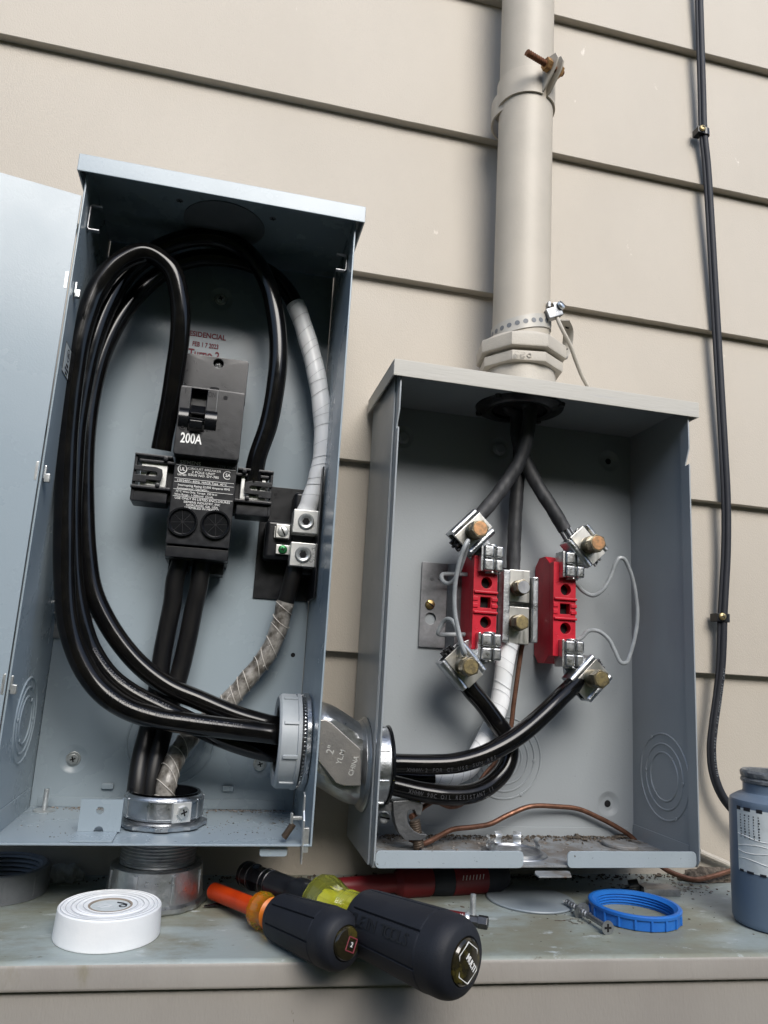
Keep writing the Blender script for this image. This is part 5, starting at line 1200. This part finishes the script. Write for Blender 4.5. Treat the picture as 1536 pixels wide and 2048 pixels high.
# red insulated tool beneath the right box
zr = LZ + .0135; ra, rb = PZ(664, 1776, zr), PZ(1010, 1757, zr); ra.y = -.062; rb.y = -.052
ra = P(664, 1772, -.070); ra.z = zr - .004; rb = P(1010, 1752, -.050); rb.z = zr; d = (rb - ra).normalized(); L = (rb - ra).length
rt = thing('red_tool', (ra + rb) / 2 - Z_ * .0135, 'red and black insulated hand tool lying in the shadow beneath the right box', 'hand tool')
m = MB(); m.lathe([(0, 0), (.0070, 0), (.0072, .002), (.0078, L * .34), (.0125, L * .37), (.0132, L * .40), (.0132, L * .53), (.0118, L * .55), (0, L * .55)], ra, d, 44); m.build('red_sleeve', M_redtool, rt)
m = MB(); m.lathe([(0, L * .545), (.0125, L * .545), (.0138, L * .62), (.0138, L * .95), (.0100, L), (0, L)], ra, d, 44); m.build('black_grip', M_rubber, rt)
m = MB(); m.m(0).lathe([(.0136, L * .66), (.0141, L * .662), (.0141, L * .86), (.0136, L * .862)], ra, d, 44)
vn = (CAM - (ra + d * L * .75)); vn = (vn - d * vn.dot(d)).normalized(); W3 = vn.cross(d); m.m(1)
for k in range(7): c_ = ra + d * (L * (.70 + .02 * k)) + vn * .01415; m.tube([c_ - W3 * .002, c_ + d * .0012 + W3 * .0018], .0003, 5)
m.build('red_band', [M_redtool, M_white], rt)

# nut driver bit with red sleeve, peeping out behind the big handle
zn = LZ + .0045; a_, b_ = PZ(868, 1827, zn), PZ(976, 1846, zn); d = (b_ - a_).normalized(); L = (b_ - a_).length
nd = thing('nut_driver_bit', (a_ + b_) / 2 - Z_ * .0045, 'short hex driver bit with a red sleeve behind the larger screwdriver', 'driver bit')
m = MB(); m.lathe([(0, 0), (.0042, 0), (.0046, .001), (.0046, L * .60), (0, L * .60)], a_, d, 32); sl_ = m.build('red_sleeve', M_redtool, nd)
m = MB(); vn = (CAM - a_); vn = (vn - d * vn.dot(d)).normalized(); vn = (vn + Z_ * .8); vn = (vn - d * vn.dot(d)).normalized(); W3 = vn.cross(d)
pts = [a_ + d * (L * (.26 + .012 * k)) + vn * .00465 + W3 * (.0008 * math.sin(k * 1.9)) for k in range(26)]; m.tube(pts, .00028, 5); m.build('sleeve_script', M_white, sl_)
m = MB(); m.lathe([(0, L * .58), (.0052, L * .59), (.0056, L * .62), (.0044, L * .67), (0, L * .67)], a_, d, 32); m.build('steel_collar', M_screw, nd)
m = MB(); m.cyl(a_ + d * L * .66, a_ + d * L * .84, .0036, n=6, bev=.0005); m.cyl(a_ + d * L * .70, a_ + d * L * .80, .0030, n=20); m.cyl(a_ + d * L * .82, a_ + d * L, .0048, n=6, bev=.0006); m.build('hex_shank', M_tool, nd)

# threaded stud standing on the ledge
q = PZ(945, 1838, LZ); zt = P(943, 1788, q.y).z; m = MB(); Hs = zt - LZ
m.cyl(q, q + Z_ * Hs, .0022, n=16, bev=.0004); m.tube([q + V((.0022 * math.cos(k * .55), .0022 * math.sin(k * .55), Hs * k / 260)) for k in range(4, 255)], .0003, 5)
m.cyl(q, q + Z_ * .003, .0042, n=6, bev=.0005)
o = m.build('stud_bolt', M_screw); tag(o, 'small threaded bolt standing upright on the ledge behind the hex driver bit', 'bolt')

# grey disc
c = V((.2365, -.0765, LZ)); m = MB(); m.lathe([(0, .0020), (.0368, .0020), (.0384, .0017), (.0388, .0010), (.0384, .0001), (0, .0001)], c, V((0, .012, 1)), 96)
o = m.build('steel_disc', M_slug); tag(o, 'flat grey round knockout disc lying on the ledge under the right box', 'disc')

# countersunk screw with washer
zs_ = LZ + .0040; hd, tip = PZ(1216, 1856, zs_ + .001), PZ(1129, 1800, zs_ + .0015); d = (tip - hd).normalized(); L = (tip - hd).length
ws = thing('wood_screw', (hd + tip) / 2 - Z_ * .004, 'grey countersunk wood screw with a washer lying beside the blue ring', 'screw')
m = MB(); m.m(0).lathe([(0, 0), (.0052, 0), (.0053, .0006), (.0026, .0042), (.0021, .006), (.0021, L * .5), (.0017, L * .92), (0, L)], hd, d, 32)
u, v, a = basis(d)
m.tube([hd + d * (L * (.40 + .58 * k / 110)) + (u * math.cos(k * .5) + v * math.sin(k * .5)) * (.0024 * (1 - .3 * k / 110)) for k in range(111)], .0006, 6)
Rm = Matrix((u, v, d)).transposed(); m.m(1).box(hd - d * .00006, (.0060, .0016, .0004), 0, Rm); m.box(hd - d * .00006, (.0016, .0060, .00038), 0, Rm); m.build('shank', [M_zincdull, M_dark], ws)
m = MB(); wc = hd + d * (L * .57); dn = (d + V((0, 0, .25))).normalized(); m.lathe([(.0024, 0), (.0068, 0), (.0068, .0010), (.0024, .0010)], wc, dn, 32, closed=True); m.build('washer', M_zincdull, ws)

# blue plastic ring
c = V((.3098, -.1235, LZ)); Rb = .0362; Hb = P(1250, 1836, c.y - Rb).z - LZ
br = thing('plastic_ring', c, 'bright blue threaded plastic ring with small ribs lying on the ledge', 'cap ring')
m = MB(); ip = []
for k in range(4): ip += [(Rb - .0035, Hb * (.12 + .19 * k)), (Rb - .0050, Hb * (.12 + .19 * k) + Hb * .095)]
m.lathe([(Rb - .0008, 0), (Rb, .0006), (Rb, Hb - .0036), (Rb + .0014, Hb - .0030), (Rb + .0016, Hb - .0008), (Rb + .0008, Hb), (Rb - .0018, Hb), (Rb - .0028, Hb - .001)] + ip[::-1] + [(Rb - .0036, 0)], c + Z_ * .0002, Z_, 84, closed=True)
for k in range(18):
    A = 2 * math.pi * k / 18; o = V((math.cos(A), math.sin(A), 0)); m.box(c + Z_ * (Hb * .42) + o * Rb, (.0030, .0022, Hb * .72), .0009, Matrix((o, Z_.cross(o), Z_)).transposed())
m.build('ring', M_blue, br)

# small zinc bracket piece behind the ring
q = PZ(1312, 1790, LZ); zp = thing('zinc_clip', q, 'small grey metal clip lying on the ledge behind the blue ring', 'clip')
m = MB(); Rm = Matrix.Rotation(R(-6), 3, 'Z'); m.box(q + V((.004, .006, .0050)), (.036, .020, .0016), .0004, Rm); m.box(q + V((.004, -.0035, .0025)), (.036, .0014, .0048), .0004, Rm); m.box(q + V((-.013, .004, .004)), (.0016, .016, .0074), .0004, Rm); m.build('folded_plate', M_zincdull, zp)
m = MB(); m.tube(smooth([q + V((-.012, .004, .004)), q + V((-.022, .004, .005)), q + V((-.030, .008, .002)), q + V((-.038, .006, .001))], 6), .0016, 10); m.cyl(q + V((-.016, .004, .009)), q + V((-.024, .007, .007)), .0040, n=20); m.build('pivot_arm', M_tool, zp)

# bottle of grey paste
Rb = .0345; by = -.1480; bx_ = P(1480, 1760, by).x + Rb
zS, zN, zT_ = P(1540, 1610, by - Rb * .9).z, P(1540, 1600, by - Rb * .5).z, P(1540, 1562, by - Rb * .5).z
bt = thing('bottle', (bx_, by, LZ), 'grey blue capless plastic bottle with smeared neck and worn label at the ledge right end', 'bottle')
Hs = zS - LZ; rn = bx_ - P(1497, 1570, by).x
m = MB(); m.lathe([(0, .0004), (Rb - .004, .0003), (Rb - .0012, .0012), (Rb, .0045), (Rb + .0002, Hs * .5), (Rb - .0002, Hs - .005), (Rb - .0012, Hs - .0015), (Rb - .004, Hs + .0005), (rn + .004, Hs + .0028), (rn + .0006, Hs + .0042), (rn, Hs + .006), (rn, zT_ - LZ - .003)], (bx_, by, LZ), Z_, 84); m.build('body', M_bottle, bt)
hN = zT_ - LZ
m = MB(); m.lathe([(rn - .0030, hN - .002), (rn - .003, hN + .0055), (rn + .0004, hN + .0060), (rn + .0018, hN + .0040), (rn + .0016, hN + .0010), (rn + .0004, hN - .0002), (rn + .0016, hN - .0018), (rn + .0014, hN - .0040), (rn, hN - .005)], (bx_, by, LZ), Z_, 72, wob=lambda r, h, a: r + .0006 * noise.noise(V((math.cos(a) * 6, math.sin(a) * 6, h * 400))), closed=True); m.lathe([(0, hN - .006), (rn - .002, hN - .006)], (bx_, by, LZ), Z_, 40); m.build('smeared_neck', M_paste, bt)
def lab(m, a0, a1, z0, z1, r, n=16):
    b = bmesh.new(); rows = []
    for k in range(n + 1):
        A = R(a0 + (a1 - a0) * k / n); o = V((math.cos(A), math.sin(A), 0)) * r; rows.append((b.verts.new(V((bx_, by, z0)) + o), b.verts.new(V((bx_, by, z1)) + o)))
    for k in range(n): b.faces.new((rows[k][0], rows[k + 1][0], rows[k + 1][1], rows[k][1]))
    bmesh.ops.recalc_face_normals(b, faces=b.faces); m._merge(b)
yl_ = by - Rb; z0, z1 = P(1515, 1760, yl_ + .004).z, P(1515, 1628, yl_ + .004).z
def angpx(px): x = P(px, 1690, by - Rb * .93).x; return 180 + math.degrees(math.acos(max(-1, min(1, (bx_ - x) / Rb))))
aL, aM = angpx(1506), angpx(1510)
m = MB(); m.m(0); lab(m, aM, 345, z0, z1, Rb + .0006); m.m(1); lab(m, aL, aM, z0 + .006, z1 - .001, Rb + .0006, 4)
m.m(2)
for A0, A1_, s_ in ((aM, aM + 7, 0), (aM + 12, aM + 22, 0), (aM + 30, aM + 38, 0)):
    lab(m, A0, A1_, z1 - .0018, z1 + .0012, Rb + .0007, 4); lab(m, A0 + 2, A1_ + 2, z0 - .0008, z0 + .0012, Rb + .0007, 4)
for k in range(5):
    for j in range(9):
        A = aM + 6 + k * 6.5; zz = z1 - .006 - j * .0022; lab(m, A, A + random.uniform(.8, 2.4), zz, zz + .0012, Rb + .0008, 2)
m.m(3)
for zz, w_ in ((.55, .0012), (.42, .0010), (.33, .0011), (.18, .0011)):
    pts = [V((bx_ + math.cos(R(A)) * (Rb + .0007), by + math.sin(R(A)) * (Rb + .0007), z0 + (z1 - z0) * (zz - .03 * math.sin((A - aM) * .08 + zz * 20)))) for A in range(int(aM) + 1, 330, 4)]
    m.tube(pts, .00028, 5)
m.build('worn_label', [M_label, M_labelblue, M_labelblack, M_white], bt)

# black flat blade behind the coupling, lump of caulk
q = PZ(455, 1812, LZ); m = MB(); p0, p1 = PZ(408, 1812, LZ + .002), PZ(500, 1800, LZ + .004); p1 = p0 + (p1 - p0) * 1.0
m.tube(smooth([p0, p0 * .7 + p1 * .3, p0 * .3 + p1 * .7, p1, p1 + (p1 - p0) * .4], 6), lambda s: .0012 + .0052 * min(1, s * 1.6), 12, sq=.35, ref=Y_); o = m.build('pry_blade', M_plasticsh); tag(o, 'shiny black flat blade lying beside the cast coupling on the ledge', 'blade')
q = PZ(116, 1765, LZ); b = bmesh.new(); bmesh.ops.create_icosphere(b, subdivisions=3, radius=1)
for v in b.verts:
    k = 1 + .35 * noise.noise(v.co * 2.2) + .2 * noise.noise(v.co * 6); v.co = V((v.co.x * .017 * k, v.co.y * .008 * k, max(-.2, v.co.z) * .011 * k)) + q + V((.002, .006, .002))
m = MB(); m._merge(b); o = m.build('caulk_lump', M_caulk); tag(o, 'lump of peeled grey caulk on the ledge behind the tape roll', 'caulk')
b = bmesh.new(); q = PZ(1418, 1772, LZ); bmesh.ops.create_icosphere(b, subdivisions=3, radius=1)
for v in b.verts:
    k = 1 + .4 * noise.noise(v.co * 2.6 + V((5, 1, 2))) + .25 * noise.noise(v.co * 7); v.co = V((v.co.x * .032 * k, v.co.y * .010 * k, max(-.1, v.co.z) * .010 * k)) + q + V((.012, .018, .001))
m = MB(); m._merge(b); o = m.build('caulk_lump', M_debris); tag(o, 'ragged brown scrap of torn caulk along the wall left of the grey bottle', 'caulk')
# loose debris on the ledge (uncountable)
def L1(r): return (r.uniform(-.2, .46), r.uniform(-.01, -.001) - abs(r.gauss(0, .008)))
o = debris('dirt', 500, L1, LZ, .0004, .0015, M_debris, .5, 21, .001); tag(o, 'dark dirt gathered along the back of the ledge against the wall', 'dirt', kind='stuff')
def L2(r): return (r.uniform(.14, .42), r.uniform(-.175, -.03))
o = debris('grit', 80, L2, LZ, .0002, .0008, M_debris, .4, 22); tag(o, 'dark specks scattered over the ledge around the blue ring', 'grit', kind='stuff')
def L3(r): return (r.gauss(.385, .03), r.gauss(-.045, .012))
o = debris('grit', 200, L3, LZ, .0004, .0014, M_dust, .5, 23); tag(o, 'pale chips on the ledge left of the grey bottle', 'grit', kind='stuff')
m = MB()
for k in range(14):
    x, y = random.gauss(.262, .018), random.gauss(-.128, .012); A = random.uniform(0, 6.3)
    m.tube([V((x + math.cos(A) * s + .0015 * math.sin(s * 900 + k), y + math.sin(A) * s, LZ + .0004)) for s in (0, .002, .004, .006, .008)], .00022, 5)
o = m.build('fibre', M_debris); tag(o, 'thin dark fibres on the ledge in front of the grey disc', 'fibre', kind='stuff')
